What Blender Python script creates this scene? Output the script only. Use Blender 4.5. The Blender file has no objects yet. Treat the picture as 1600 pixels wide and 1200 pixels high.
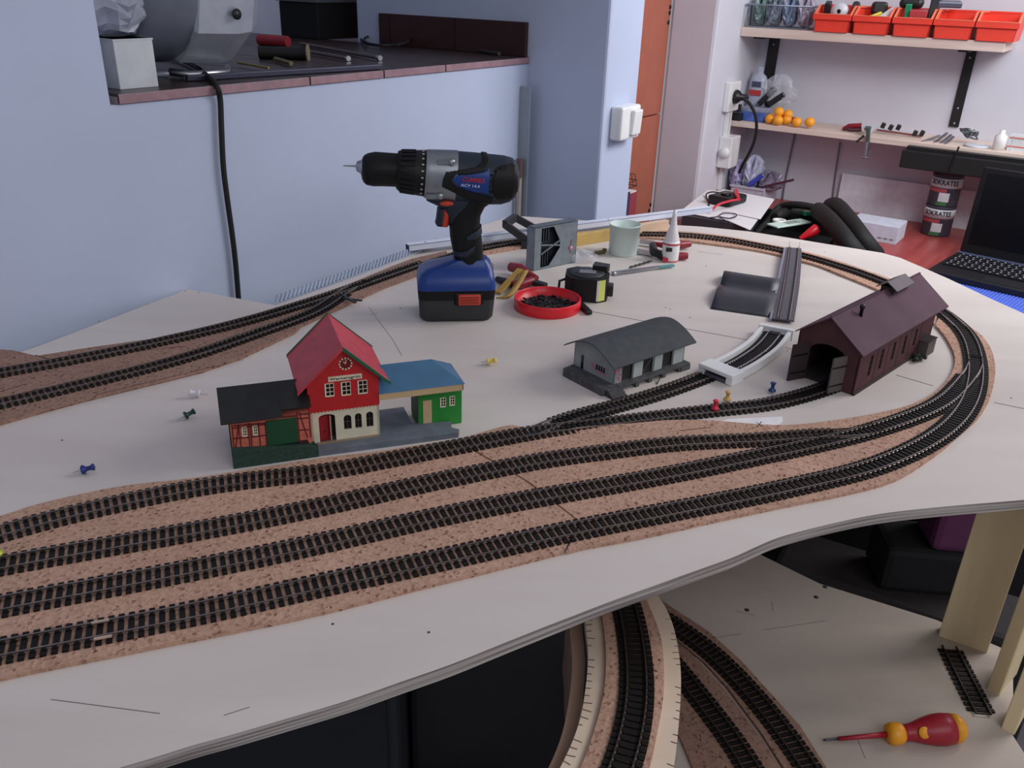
import bpy, bmesh, math, random
from mathutils import Vector, Matrix
random.seed(7)
sc = bpy.context.scene
C = sc.collection
PI = math.pi

# ------------------------------------------------------------------ camera
F, PITCH, ROLL, H = 1336.0, math.radians(25.35), math.radians(-1.86), 0.45
cp, sp, cr, sr = math.cos(PITCH), math.sin(PITCH), math.cos(ROLL), math.sin(ROLL)
FW = Vector((0, cp, -sp)); _x = Vector((1, 0, 0)); _d = Vector((0, -sp, -cp))
RX = _x*cr + _d*sr; RD = -_x*sr + _d*cr
CAM = Vector((0, 0, H))
cam = bpy.data.cameras.new('camera'); camo = bpy.data.objects.new('camera', cam); C.objects.link(camo)
cam.sensor_width = 36; cam.lens = 36*F/1600; cam.clip_start = .01; cam.clip_end = 50
m = Matrix((RX, -RD, -FW)).transposed().to_4x4(); m.translation = CAM
camo.matrix_world = m
sc.camera = camo
# ------------------------------------------------------------------ world, lamps, exposure
w = bpy.data.worlds.new('world'); sc.world = w; w.use_nodes = True
w.node_tree.nodes['Background'].inputs[0].default_value = (.86, .88, 1.0, 1)
w.node_tree.nodes['Background'].inputs[1].default_value = .31
sc.view_settings.view_transform = 'Standard'; sc.view_settings.look = 'None'
sc.view_settings.gamma = 1; sc.view_settings.exposure = 0; sc.view_settings.use_curve_mapping = False
def area(name, loc, target, sx, sy, power, col):
    l = bpy.data.lights.new(name, 'AREA'); l.shape = 'RECTANGLE'; l.size = sx; l.size_y = sy
    l.energy = power; l.color = col
    o = bpy.data.objects.new(name, l); C.objects.link(o); o.location = loc
    o.rotation_euler = (Vector(target)-Vector(loc)).to_track_quat('-Z', 'Y').to_euler()
    return o
def ST0(s, t, z):
    a = math.radians(34); return (-.51+math.sin(a)*s+math.cos(a)*t, 1.254+math.cos(a)*s-math.sin(a)*t, z)
area('window_light', (2.3, 1.6, 1.45), (.45, 1.4, 0), 1.2, 1.0, 30, (1, .975, .975))
area('shelf_fill', ST0(1.15, 1.35, 1.0), ST0(2.5, .72, .1), .8, .5, 16, (.95, .97, 1))  # added fill that brightens the shelf wall, not a lamp of the room
area('room_light', (1.0, -.7, 1.2), (.35, 1.1, -.1), 1.6, 1.0, 10.3, (.97, .97, 1))

# ------------------------------------------------------------------ coordinates of the place
def ray(px, py): return FW + RX*((px-800)/F) + RD*((py-600)/F)
def P(px, py, z=0.0):
    r = ray(px, py); return CAM + r*((z-H)/r.z)
def onplane(px, py, p0, n):
    r = ray(px, py); return CAM + r*((p0-CAM).dot(n)/r.dot(n))
W0 = Vector((-.51, 1.254, 0)); AZ = math.radians(34)
ES = Vector((math.sin(AZ), math.cos(AZ), 0)); ET = Vector((math.cos(AZ), -math.sin(AZ), 0))
ROOMROT = -AZ
def ST(s, t, z=0): v = W0+ES*s+ET*t; v.z = z; return v
def onS(px, py, s): v = onplane(px, py, W0+ES*s, ES); return (v-W0).dot(ET), v.z     # -> t, z
def onT(px, py, t): v = onplane(px, py, W0+ET*t, ET); return (v-W0).dot(ES), v.z     # -> s, z

class Fr:
    """local frame of a thing: x along azimuth az, y away, z up"""
    def __init__(s, o, az):
        s.o = Vector((o[0], o[1], o[2] if len(o) > 2 else 0)); s.az = az; a = math.radians(az)
        s.e = Vector((math.sin(a), math.cos(a), 0)); s.n = Vector((-s.e.y, s.e.x, 0)); s.rot = PI/2-a
    def xz(s, px, py, y=0):
        v = onplane(px, py, s.o+s.n*y, s.n); return (v-s.o).dot(s.e), v.z-s.o.z
    def xy(s, px, py, z=0):
        v = P(px, py, z+s.o.z)-s.o; return v.dot(s.e), v.dot(s.n)

# ------------------------------------------------------------------ materials
def lin(c):
    c = c/255; return c/12.92 if c <= .04045 else ((c+.055)/1.055)**2.4
def rgb(c): return (lin(c[0]), lin(c[1]), lin(c[2]), 1)
MATS = {}
def mat(name, col, rough=.6, metal=0, var=.06, scale=40, bump=0, bscale=200, alpha=1, trans=0, spec=.5, col2=None, dist=.0005, detail=4):
    if name in MATS: return MATS[name]
    m = bpy.data.materials.new(name); m.use_nodes = True; nt = m.node_tree; b = nt.nodes['Principled BSDF']
    b.inputs['Roughness'].default_value = rough; b.inputs['Metallic'].default_value = metal
    b.inputs['Specular IOR Level'].default_value = spec
    if trans: b.inputs['Transmission Weight'].default_value = trans
    if alpha < 1: b.inputs['Alpha'].default_value = alpha
    tc = nt.nodes.new('ShaderNodeTexCoord'); n = nt.nodes.new('ShaderNodeTexNoise')
    n.inputs['Scale'].default_value = scale; n.inputs['Detail'].default_value = detail
    nt.links.new(tc.outputs['Object'], n.inputs['Vector'])
    r = nt.nodes.new('ShaderNodeValToRGB'); c = rgb(col)
    c2 = rgb(col2) if col2 else tuple(min(1, x*(1+var)) for x in c[:3])+(1,)
    c1 = c if col2 else tuple(x*(1-var) for x in c[:3])+(1,)
    r.color_ramp.elements[0].color = c1; r.color_ramp.elements[0].position = .35
    r.color_ramp.elements[1].color = c2; r.color_ramp.elements[1].position = .65
    nt.links.new(n.outputs['Fac'], r.inputs['Fac']); nt.links.new(r.outputs['Color'], b.inputs['Base Color'])
    if bump:
        n2 = nt.nodes.new('ShaderNodeTexNoise'); n2.inputs['Scale'].default_value = bscale; n2.inputs['Detail'].default_value = 5
        nt.links.new(tc.outputs['Object'], n2.inputs['Vector'])
        bp = nt.nodes.new('ShaderNodeBump'); bp.inputs['Strength'].default_value = bump; bp.inputs['Distance'].default_value = dist
        nt.links.new(n2.outputs['Fac'], bp.inputs['Height']); nt.links.new(bp.outputs['Normal'], b.inputs['Normal'])
    MATS[name] = m
    return m
def cork_mat(name, a, b_, c_):
    m = bpy.data.materials.new(name); m.use_nodes = True; nt = m.node_tree; b = nt.nodes['Principled BSDF']
    b.inputs['Roughness'].default_value = .9; b.inputs['Specular IOR Level'].default_value = .2
    tc = nt.nodes.new('ShaderNodeTexCoord')
    v = nt.nodes.new('ShaderNodeTexVoronoi'); v.inputs['Scale'].default_value = 380; v.inputs['Randomness'].default_value = 1
    nt.links.new(tc.outputs['Object'], v.inputs['Vector'])
    r = nt.nodes.new('ShaderNodeValToRGB'); cr_ = r.color_ramp
    cr_.elements[0].color = rgb(c_); cr_.elements[0].position = .05
    cr_.elements[1].color = rgb(b_); cr_.elements[1].position = .9
    e = cr_.elements.new(.25); e.color = rgb(a)
    nt.links.new(v.outputs['Color'], r.inputs['Fac'])
    n = nt.nodes.new('ShaderNodeTexNoise'); n.inputs['Scale'].default_value = 9; n.inputs['Detail'].default_value = 6
    nt.links.new(tc.outputs['Object'], n.inputs['Vector'])
    mx = nt.nodes.new('ShaderNodeMix'); mx.data_type = 'RGBA'; mx.blend_type = 'MULTIPLY'; mx.inputs[0].default_value = .35
    r2 = nt.nodes.new('ShaderNodeValToRGB'); r2.color_ramp.elements[0].color = (.62, .6, .6, 1); r2.color_ramp.elements[0].position = .35
    r2.color_ramp.elements[1].position = .65
    nt.links.new(n.outputs['Fac'], r2.inputs['Fac'])
    nt.links.new(r.outputs['Color'], mx.inputs[6]); nt.links.new(r2.outputs['Color'], mx.inputs[7])
    nt.links.new(mx.outputs[2], b.inputs['Base Color'])
    bp = nt.nodes.new('ShaderNodeBump'); bp.inputs['Strength'].default_value = .5; bp.inputs['Distance'].default_value = .0006
    nt.links.new(v.outputs['Distance'], bp.inputs['Height']); nt.links.new(bp.outputs['Normal'], b.inputs['Normal'])
    MATS[name] = m; return m
def wood_mat(name, a, b_, stretch=(3, 40, 40), rough=.55, rot=0, scale=1.0, spec=.4):
    m = bpy.data.materials.new(name); m.use_nodes = True; nt = m.node_tree; b = nt.nodes['Principled BSDF']
    b.inputs['Roughness'].default_value = rough; b.inputs['Specular IOR Level'].default_value = spec
    tc = nt.nodes.new('ShaderNodeTexCoord'); mp = nt.nodes.new('ShaderNodeMapping')
    mp.inputs['Scale'].default_value = stretch; mp.inputs['Rotation'].default_value = (0, 0, rot)
    nt.links.new(tc.outputs['Object'], mp.inputs['Vector'])
    n = nt.nodes.new('ShaderNodeTexNoise'); n.inputs['Scale'].default_value = scale; n.inputs['Detail'].default_value = 8; n.inputs['Distortion'].default_value = .6
    nt.links.new(mp.outputs['Vector'], n.inputs['Vector'])
    r = nt.nodes.new('ShaderNodeValToRGB'); r.color_ramp.elements[0].color = rgb(a); r.color_ramp.elements[0].position = .3
    r.color_ramp.elements[1].color = rgb(b_); r.color_ramp.elements[1].position = .7
    nt.links.new(n.outputs['Fac'], r.inputs['Fac']); nt.links.new(r.outputs['Color'], b.inputs['Base Color'])
    bp = nt.nodes.new('ShaderNodeBump'); bp.inputs['Strength'].default_value = .15; bp.inputs['Distance'].default_value = .0005
    nt.links.new(n.outputs['Fac'], bp.inputs['Height']); nt.links.new(bp.outputs['Normal'], b.inputs['Normal'])
    MATS[name] = m; return m
def ply_edge():
    m = bpy.data.materials.new('plywood_edge'); m.use_nodes = True; nt = m.node_tree; b = nt.nodes['Principled BSDF']
    b.inputs['Roughness'].default_value = .8
    tc = nt.nodes.new('ShaderNodeTexCoord'); mp = nt.nodes.new('ShaderNodeMapping'); mp.inputs['Scale'].default_value = (6, 6, 330)
    nt.links.new(tc.outputs['Object'], mp.inputs['Vector'])
    n = nt.nodes.new('ShaderNodeTexNoise'); n.inputs['Scale'].default_value = 1; n.inputs['Detail'].default_value = 2
    nt.links.new(mp.outputs['Vector'], n.inputs['Vector'])
    r = nt.nodes.new('ShaderNodeValToRGB'); r.color_ramp.elements[0].color = rgb((126, 116, 112)); r.color_ramp.elements[0].position = .38
    r.color_ramp.elements[1].color = rgb((186, 178, 172)); r.color_ramp.elements[1].position = .62
    nt.links.new(n.outputs['Fac'], r.inputs['Fac']); nt.links.new(r.outputs['Color'], b.inputs['Base Color'])
    MATS['edge'] = m; return m
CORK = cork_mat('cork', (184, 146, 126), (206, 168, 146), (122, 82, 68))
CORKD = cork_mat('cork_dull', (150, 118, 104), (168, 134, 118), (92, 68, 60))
EDGE = ply_edge()
PLY = wood_mat('birch_plywood', (207, 196, 190), (218, 209, 203), (2.5, 12, 12), .5, .4)
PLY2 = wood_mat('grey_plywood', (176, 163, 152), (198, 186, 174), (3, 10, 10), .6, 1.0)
PLANK = wood_mat('pale_plank', (226, 206, 164), (242, 224, 184), (30, 30, 3), .6)
PINE = wood_mat('pine', (205, 184, 172), (226, 208, 196), (4, 60, 60), .6)
WALL = mat('wall_paint', (184, 194, 218), .85, var=.02, scale=6, bump=.25, bscale=60, dist=.001)
WALLG = mat('wall_paint_grey', (204, 204, 214), .85, var=.02, scale=6, bump=.25, bscale=60, dist=.001)
TIE = mat('sleeper_plastic', (22, 18, 17), .6, var=.2, spec=.25)
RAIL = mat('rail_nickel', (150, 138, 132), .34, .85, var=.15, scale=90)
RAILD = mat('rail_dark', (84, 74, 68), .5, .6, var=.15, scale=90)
RAILS_ = mat('rail_bright', (205, 200, 204), .25, .9, var=.08, scale=90)
BLACK = mat('black_plastic', (20, 20, 22), .45, var=.1)
BLACKR = mat('black_rubber', (15, 15, 16), .7, var=.1)
BLACKG = mat('black_gloss', (8, 8, 10), .25, var=.1)
WHITEP = mat('white_plastic', (230, 230, 230), .4, var=.02)
METAL = mat('steel', (176, 178, 184), .35, 1, var=.1)
ALU = mat('aluminium', (200, 205, 216), .45, .6, var=.04)
REDP = mat('red_plastic', (222, 30, 44), .35, var=.04)

# ------------------------------------------------------------------ mesh builder
class MB:
    def __init__(s): s.v = []; s.f = []; s.m = []; s.sm = []
    def add(s, vs, fs, mi=0, smooth=False):
        n = len(s.v); s.v += [tuple(v) for v in vs]
        for f in fs: s.f.append(tuple(n+i for i in f)); s.m.append(mi); s.sm.append(smooth)
        return s
    def box(s, x0, x1, y0, y1, z0, z1, mi=0):
        vs = [(x, y, z) for z in (z0, z1) for y in (y0, y1) for x in (x0, x1)]
        return s.add(vs, [(0, 2, 3, 1), (4, 5, 7, 6), (0, 1, 5, 4), (2, 6, 7, 3), (0, 4, 6, 2), (1, 3, 7, 5)], mi)
    def obox(s, c, sx, sy, sz, rot=0, tilt=None, mi=0):
        R = Matrix.Rotation(rot, 3, 'Z')
        if tilt: R = R @ Matrix.Rotation(tilt[1], 3, tilt[0])
        vs = [Vector(c)+R @ Vector((x*sx/2, y*sy/2, z*sz/2)) for z in (-1, 1) for y in (-1, 1) for x in (-1, 1)]
        return s.add(vs, [(0, 2, 3, 1), (4, 5, 7, 6), (0, 1, 5, 4), (2, 6, 7, 3), (0, 4, 6, 2), (1, 3, 7, 5)], mi)
    def beam(s, a, b, wx, wy, mi=0, up=(0, 0, 1)):
        a = Vector(a); b = Vector(b); d = (b-a).normalized(); u = d.cross(Vector(up))
        if u.length < 1e-5: u = d.cross(Vector((0, 1, 0)))
        u.normalize(); v = u.cross(d).normalized(); vs = []
        for p in (a, b):
            for i, j in ((-1, -1), (1, -1), (1, 1), (-1, 1)): vs.append(p+u*i*wx/2+v*j*wy/2)
        return s.add(vs, [(3, 2, 1, 0), (4, 5, 6, 7), (0, 1, 5, 4), (1, 2, 6, 5), (2, 3, 7, 6), (3, 0, 4, 7)], mi)
    def loft(s, rings, mi=0, smooth=True, cap=True, closed=True):
        n = len(rings[0]); vs = [p for r in rings for p in r]; fs = []
        for i in range(len(rings)-1):
            for j in range(n if closed else n-1):
                k = (j+1) % n
                fs.append((i*n+j, i*n+k, (i+1)*n+k, (i+1)*n+j))
        s.add(vs, fs, mi, smooth)
        if cap and closed:
            s.add(rings[0], [tuple(reversed(range(n)))], mi); s.add(rings[-1], [tuple(range(n))], mi)
        return s
    def tube(s, path, r, n=8, mi=0, cap=True, smooth=True):
        path = [Vector(p) for p in path]; rings = []; rr = r if isinstance(r, (list, tuple)) else [r]*len(path)
        t = (path[1]-path[0]).normalized(); u = t.orthogonal().normalized()
        for i, p in enumerate(path):
            t2 = (path[min(i+1, len(path)-1)]-path[max(i-1, 0)]).normalized()
            u = (u-t2*u.dot(t2))
            if u.length < 1e-6: u = t2.orthogonal()
            u.normalize(); v = t2.cross(u)
            rings.append([p+(u*math.cos(2*PI*k/n)+v*math.sin(2*PI*k/n))*rr[i] for k in range(n)])
        return s.loft(rings, mi, smooth, cap)
    def lathe(s, prof, o=(0, 0, 0), axis='Z', n=32, mi=0, smooth=True, cap=True, frm=None):
        rings = []
        for r, h in prof:
            ring = []
            for k in range(n):
                a = 2*PI*k/n; c, d = r*math.cos(a), r*math.sin(a)
                p = (c, d, h) if axis == 'Z' else ((h, c, d) if axis == 'X' else (d, h, c))
                ring.append(Vector(o)+(frm @ Vector(p) if frm else Vector(p)))
            rings.append(ring)
        return s.loft(rings, mi, smooth, cap)
    def prism(s, poly, lo, hi, plane='XY', mi=0, mside=None, smooth=False):
        """poly of 2-D points extruded; plane XY -> z lo..hi, XZ -> y lo..hi, YZ -> x lo..hi. lo/hi may be lists per vertex"""
        n = len(poly); lo_ = lo if isinstance(lo, list) else [lo]*n; hi_ = hi if isinstance(hi, list) else [hi]*n
        A_ = sum(poly[i][0]*poly[(i+1) % n][1]-poly[(i+1) % n][0]*poly[i][1] for i in range(n))
        if (A_ < 0) != (plane == 'XZ'):
            poly = list(reversed(poly)); lo_ = lo_[::-1]; hi_ = hi_[::-1]
        def q(p, h): return (p[0], p[1], h) if plane == 'XY' else ((p[0], h, p[1]) if plane == 'XZ' else (h, p[0], p[1]))
        vs = [q(p, lo_[i]) for i, p in enumerate(poly)]+[q(p, hi_[i]) for i, p in enumerate(poly)]
        s.add(vs, [tuple(reversed(range(n))), tuple(range(n, 2*n))], mi)
        s.add(vs, [(i, (i+1) % n, n+(i+1) % n, n+i) for i in range(n)], mi if mside is None else mside, smooth)
        return s
    def ringp(s, outer, inner, lo, hi, plane='XZ', mi=0):
        n = len(outer)
        def q(p, h): return (p[0], p[1], h) if plane == 'XY' else ((p[0], h, p[1]) if plane == 'XZ' else (h, p[0], p[1]))
        vs = [q(p, h) for h in (lo, hi) for c in (outer, inner) for p in c]; fs = []
        for i in range(n):
            j = (i+1) % n
            fs += [(i, j, n+j, n+i), (2*n+i, 3*n+i, 3*n+j, 2*n+j), (i, 2*n+i, 2*n+j, j), (n+i, n+j, 3*n+j, 3*n+i)]
        return s.add(vs, fs, mi)
    def build(s, name, mats, parent=None, loc=None, rotz=0, bevel=0, origin=None, seg=2, weld=False):
        me = bpy.data.meshes.new(name)
        vs = s.v if origin is None else [(v[0]-origin[0], v[1]-origin[1], v[2]-origin[2]) for v in s.v]
        me.from_pydata(vs, [], s.f)
        for x in (mats if isinstance(mats, (list, tuple)) else [mats]): me.materials.append(x)
        me.polygons.foreach_set('material_index', s.m); me.polygons.foreach_set('use_smooth', s.sm)
        me.update()
        bm = bmesh.new(); bm.from_mesh(me)
        if weld: bmesh.ops.remove_doubles(bm, verts=bm.verts, dist=1e-6)
        bmesh.ops.recalc_face_normals(bm, faces=bm.faces); bm.to_mesh(me); bm.free()
        o = bpy.data.objects.new(name, me); C.objects.link(o)
        if parent: o.parent = parent
        if loc is not None: o.location = loc
        elif origin is not None: o.location = origin
        o.rotation_euler = (0, 0, rotz)
        if bevel:
            b = o.modifiers.new('bevel', 'BEVEL'); b.width = bevel; b.segments = seg; b.limit_method = 'ANGLE'; b.angle_limit = .7
        return o
def tag(o, label, cat, group=None, kind=None):
    if label: o['label'] = label
    if cat: o['category'] = cat
    if group: o['group'] = group
    if kind: o['kind'] = kind
    return o
def thing(name, label, cat, loc=(0, 0, 0), rotz=0, group=None):
    o = bpy.data.objects.new(name, None); C.objects.link(o); o.empty_display_size = .02
    o.location = loc; o.rotation_euler = (0, 0, rotz); return tag(o, label, cat, group)
def text(name, s, size, parent, loc, rot, m, depth=.0002, width=None, bold=0):
    cu = bpy.data.curves.new(name, 'FONT'); cu.body = s; cu.size = size; cu.align_x = 'CENTER'; cu.align_y = 'CENTER'
    cu.extrude = depth; cu.resolution_u = 2; cu.offset = bold
    t = bpy.data.objects.new(name+'_tmp', cu); C.objects.link(t)
    me = bpy.data.meshes.new_from_object(t.evaluated_get(bpy.context.evaluated_depsgraph_get()))
    bpy.data.objects.remove(t)
    if width:
        xs = [v.co.x for v in me.vertices]; k = width/(max(xs)-min(xs))
        for v in me.vertices: v.co.x *= k
    me.materials.clear(); me.materials.append(m)
    o = bpy.data.objects.new(name, me); C.objects.link(o); o.parent = parent; o.location = loc; o.rotation_euler = rot
    return o
def dup(root, loc, rotz, label=None, group=None):
    r = root.copy(); C.objects.link(r); r.location = loc; r.rotation_euler = (0, 0, rotz)
    if label: r['label'] = label
    if group: r['group'] = group
    for ch in list(root.children):
        c = ch.copy(); C.objects.link(c); c.parent = r
        for g in ch.children:
            d = g.copy(); C.objects.link(d); d.parent = c
    return r
def cat(pts, sub=8, closed=False):
    """Catmull-Rom through points"""
    pts = [Vector(p) for p in pts]; n = len(pts); out = []
    rng = range(n) if closed else range(n-1)
    for i in rng:
        if closed: p0, p1, p2, p3 = pts[(i-1) % n], pts[i], pts[(i+1) % n], pts[(i+2) % n]
        else: p0, p1, p2, p3 = pts[max(i-1, 0)], pts[i], pts[i+1], pts[min(i+2, n-1)]
        for k in range(sub):
            t = k/sub
            out.append(.5*((2*p1)+(p2-p0)*t+(2*p0-5*p1+4*p2-p3)*t*t+(3*p1-p0-3*p2+p3)*t**3))
    if not closed: out.append(pts[-1])
    return out
def resample(pts, step):
    out = [pts[0].copy()]; acc = 0
    for a, b in zip(pts, pts[1:]):
        L = (b-a).length
        while acc+L >= step:
            t = (step-acc)/L; a = a+(b-a)*t; out.append(a.copy()); L = (b-a).length; acc = 0
        acc += L
    return out
def smooth_line(pts, step, win):
    p = resample(cat(pts, 12), .004); k = max(1, int(win/.004)); q = []
    for i in range(len(p)):
        kk = min(k, i, len(p)-1-i); ws = 0; s = Vector((0, 0, 0))
        for j in range(-kk, kk+1):
            g = math.exp(-2*(j/max(kk, 1))**2); s += p[i+j]*g; ws += g
        q.append(s/ws)
    return resample(q, step)
def outline(pxs, z, sub=4, smooth=True):
    w_ = [P(a, b, z) for a, b in pxs]
    return [(v.x, v.y) for v in w_]

FLOORZ = -1.03
# ------------------------------------------------------------------ the room
def struct(mb, name, mats, **k):
    o = mb.build(name, mats, **k); o['kind'] = 'structure'; return o
def roombox(mb, s0, s1, t0, t1, z0, z1, mi=0):
    return mb.box(t0, t1, s0, s1, z0, z1, mi)
FLOOR = mat('floor_boards', (92, 84, 92), .5, var=.15, scale=5)
b = MB().box(-2.5, 4, -1.5, 5, FLOORZ-.1, FLOORZ); struct(b, 'floor', FLOOR)
SILLZ = .294
b = MB(); roombox(b, -1.6, .934, -1.13, 0, FLOORZ, SILLZ-.014)
struct(b, 'wall_left', WALL, loc=W0, rotz=ROOMROT)
b = MB(); roombox(b, -1.6, -.075, -1.13, 0, SILLZ-.014, 1.7)
struct(b, 'wall_left_upper', WALL, loc=W0, rotz=ROOMROT)
b = MB(); roombox(b, -1.6, 1.0, -1.3, -1.13, FLOORZ, 1.7); b.box(-1.3, -1.13, 1.0, 1.9, FLOORZ, 1.7)
struct(b, 'wall_niche_back', WALL, loc=W0, rotz=ROOMROT)
b = MB(); roombox(b, .934, 1.088, -.52, .2, FLOORZ, 1.7)
struct(b, 'trim_1', WALL, loc=W0, rotz=ROOMROT, bevel=.006)
# second pillar with the doorway beside it, and the shelf wall
tb = onS(1125, 0, 2.1)[0]; ta = onS(1050, 0, 2.1)[0]
b = MB(); roombox(b, 2.1, 2.62, ta, tb, FLOORZ, 1.7)
struct(b, 'trim_2', WALLG, loc=W0, rotz=ROOMROT, bevel=.012)
b = MB(); roombox(b, 2.52, 2.62, tb-.02, 3.0, FLOORZ, 1.7)
struct(b, 'wall_back', WALLG, loc=W0, rotz=ROOMROT)
# sill tiles and the brown skirting tiles of the niche
TILE = mat('brown_tile', (62, 50, 50), .35, var=.2, scale=30)
TILEE = mat('tile_edge', (150, 118, 126), .6, var=.12, scale=60)
TILED = mat('dark_brown_tile', (58, 30, 28), .5, var=.1, scale=20)
sl = thing('niche_sill', 'dark brown tiled sill with pinkish front edge inside the wall niche', 'window sill', ST(0, 0, SILLZ), ROOMROT)
xs = [-.065]+[onT(px, 100, 0)[0] for px in (334, 480, 597, 694)]+[.934]
tm = None
for i in range(len(xs)-1):
    for j, (t0, t1) in enumerate(((-.3, 0), (-.62, -.303), (-1.128, -.623))):
        b = MB().box(t0, t1+(.003 if j == 0 else 0), xs[i]+.0015, xs[i+1]-.0015, -.013, 0)
        if j == 0: b.box(.0032, .0045, xs[i]+.0015, xs[i+1]-.0015, -.013, -.0005, 1)
        b.build('tile', [TILE, TILEE], sl, bevel=.001)
b = MB().box(-1.128, 0, -.065, .932, -.0135, -.004); b.build('grout', mat('grout', (150, 140, 142), .9), sl)
sk = thing('niche_skirting', 'row of dark brown skirting tiles on the right side of the wall niche', 'tiles', ST(.934, 0, SILLZ), ROOMROT)
tt = [-.435, -.4, -.199, 0.0]
for i in range(3):
    MB().box(tt[i]+.001, tt[i+1]-.001, -.012, -.001, .0005, .071).build('tile', TILED, sk, bevel=.0008)
# orange cabinet side in the doorway
ORG = mat('orange_panel', (172, 98, 76), .45, var=.06, scale=14)
DARK = mat('dark_hole', (16, 12, 14), .8)
cb = thing('wardrobe', 'tall orange brown cabinet side with hinge holes in the doorway', 'cabinet', ST(0, ta, 0), ROOMROT)
s0, s1 = 1.25, 2.099
zsm = onT(1033, 177, ta)[1]
MB().box(-.5, 0, s0, s1, zsm+.002, 1.7).build('upper_panel', ORG, cb, bevel=.001)
MB().box(-.5, 0, s0, s1, FLOORZ, zsm-.002).build('lower_panel', ORG, cb, bevel=.001)
for px, py in ((1047, 11), (1046, 20), (1044, 35), (1016, 320), (1014, 329)):
    s, z = onT(px, py, ta); MB().lathe([(.0, 0), (.007, 0), (.007, .002), (0, .002)], (0, s, z), 'X', 12).build('hinge_hole', DARK, cb)
def binder(pl, pr, ptop, y, col, label, name):
    s0_, z1 = onT(pl, ptop, ta+.12); s1_, _ = onT(pr, ptop, ta+.12)
    t = thing(name, label, 'binder', ST(s0_, ta+.12, -.28), ROOMROT)
    L = s1_-s0_
    MB().box(-.1, 0, 0, L, 0, z1+.28).build('cover', col, t, bevel=.002)
    MB().box(-.095, -.003, .004, L-.004, z1+.28, z1+.284).build('paper_block', WHITEP, t)
binder(975, 985, 303, 340, mat('binder_blue', (58, 60, 92), .6), 'dark blue binder standing left of the red one by the orange cabinet', 'file_binder')
binder(985.5, 996, 303, 340, mat('binder_red', (150, 62, 78), .6), 'red binder standing before the foot of the orange cabinet', 'file_binder')
t = thing('wire_mesh_cap', 'small black wire basket lying on top of the two binders', 'basket', ST(onT(976, 300, ta+.12)[0], ta+.06, onT(985, 301, ta+.12)[1]+.006), ROOMROT)
bb = MB()
for k in range(6): bb.tube([(-.04, .0+k*.024, 0), (-.03, .01+k*.022, .035), (.03, .01+k*.022, .035), (.04, k*.024, 0)], .0012, 5)
for zz in (.0, .018): bb.tube([(-.04, 0, zz), (.04, 0, zz), (.04, .12, zz), (-.04, .12, zz), (-.04, 0, zz)], .0012, 5)
bb.build('wires', BLACK, t)
# light switch on the pillar side
s, z = onT(965, 190, .2)
sa, za = onT(951, 214, .2); sb_, zb = onT(984, 162, .2)
sw = thing('light_switch', 'white rocker light switch on the bluish pillar side', 'switch', ST(s, .2, z), ROOMROT)
MB().box(0, .030, sa-s, sb_-s, -.036, .036).build('housing', WHITEP, sw, bevel=.005)
MB().obox((.033, (sb_-s)*.45, 0), .012, (sb_-sa)*.45, .054, tilt=('Y', .06)).build('rocker', WHITEP, sw, bevel=.003)
# sockets and conduit on the white pillar edge (right face of the second pillar)
def onB(px, py): return onT(px, py, tb)
s, z = onB(1139, 150)
so = thing('wall_socket', 'white wall socket on the pillar edge holding the black plug', 'socket', ST(s, tb, z), ROOMROT)
MB().box(0, .022, -.05, .05, -.05, .05).build('plate', WHITEP, so, bevel=.004)
MB().lathe([(.0, .022), (.026, .022), (.026, .02)], (0, 0, 0), 'X', 20).build('socket_well', mat('socket_grey', (180, 184, 190), .5), so)
s2, z2 = onB(1128, 235)
jb = thing('junction_box', 'white surface mounted socket box low on the pillar edge', 'socket', ST(s2, tb, z2), ROOMROT)
MB().box(0, .05, -.04, .04, -.055, .055).build('box', WHITEP, jb, bevel=.004)
MB().lathe([(0, 0), (.02, 0), (.017, .012), (0, .012)], (.028, -.04, 0), 'Y', 18, frm=Matrix.Scale(-1, 3, (0, 1, 0))).build('cap', WHITEP, jb)
for k, (y0, y1, x_) in enumerate(((z2+.055, z-.05, -.012), (z2+.055, z-.05, .012), (FLOORZ+.8, z2-.055, 0))):
    o = MB().beam((0, 0, y0-z2), (0, 0, y1-z2), .012, .012).build('cable_conduit', WHITEP)
    o.location = ST(s2+x_, tb+.0075, z2); o.rotation_euler = (0, 0, ROOMROT)
    tag(o, ['left white cable conduit between the two sockets on the pillar', 'right white cable conduit between the two sockets on the pillar', 'white cable conduit running down under the lower socket box'][k], 'conduit')
pg = thing('black_plug', 'black angled mains plug with black cable in the upper pillar socket', 'plug', ST(s, tb+.023, z), ROOMROT)
MB().lathe([(.0, 0), (.022, 0), (.024, .006), (.02, .014), (.012, .022), (.009, .045), (0, .047)], (0, 0, 0), 'X', 20).build('plug_body', BLACK, pg)
pts = [onplane(px, py, ST(2.2+k*.012, 0, 0), ES) for k, (px, py) in enumerate(((1152, 153), (1162, 154), (1172, 163), (1180, 180), (1182, 200), (1178, 222), (1170, 240), (1160, 258), (1155, 270)))]
R_ = Matrix.Rotation(-ROOMROT, 3, 'Z'); base = ST(s, tb+.023, z)
cable = [R_ @ (p-base) for p in pts]; cable[0] = Vector((.045, 0, 0))
MB().tube(cat(cable, 6), .0055, 8).build('cable', BLACKR, pg)

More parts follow.
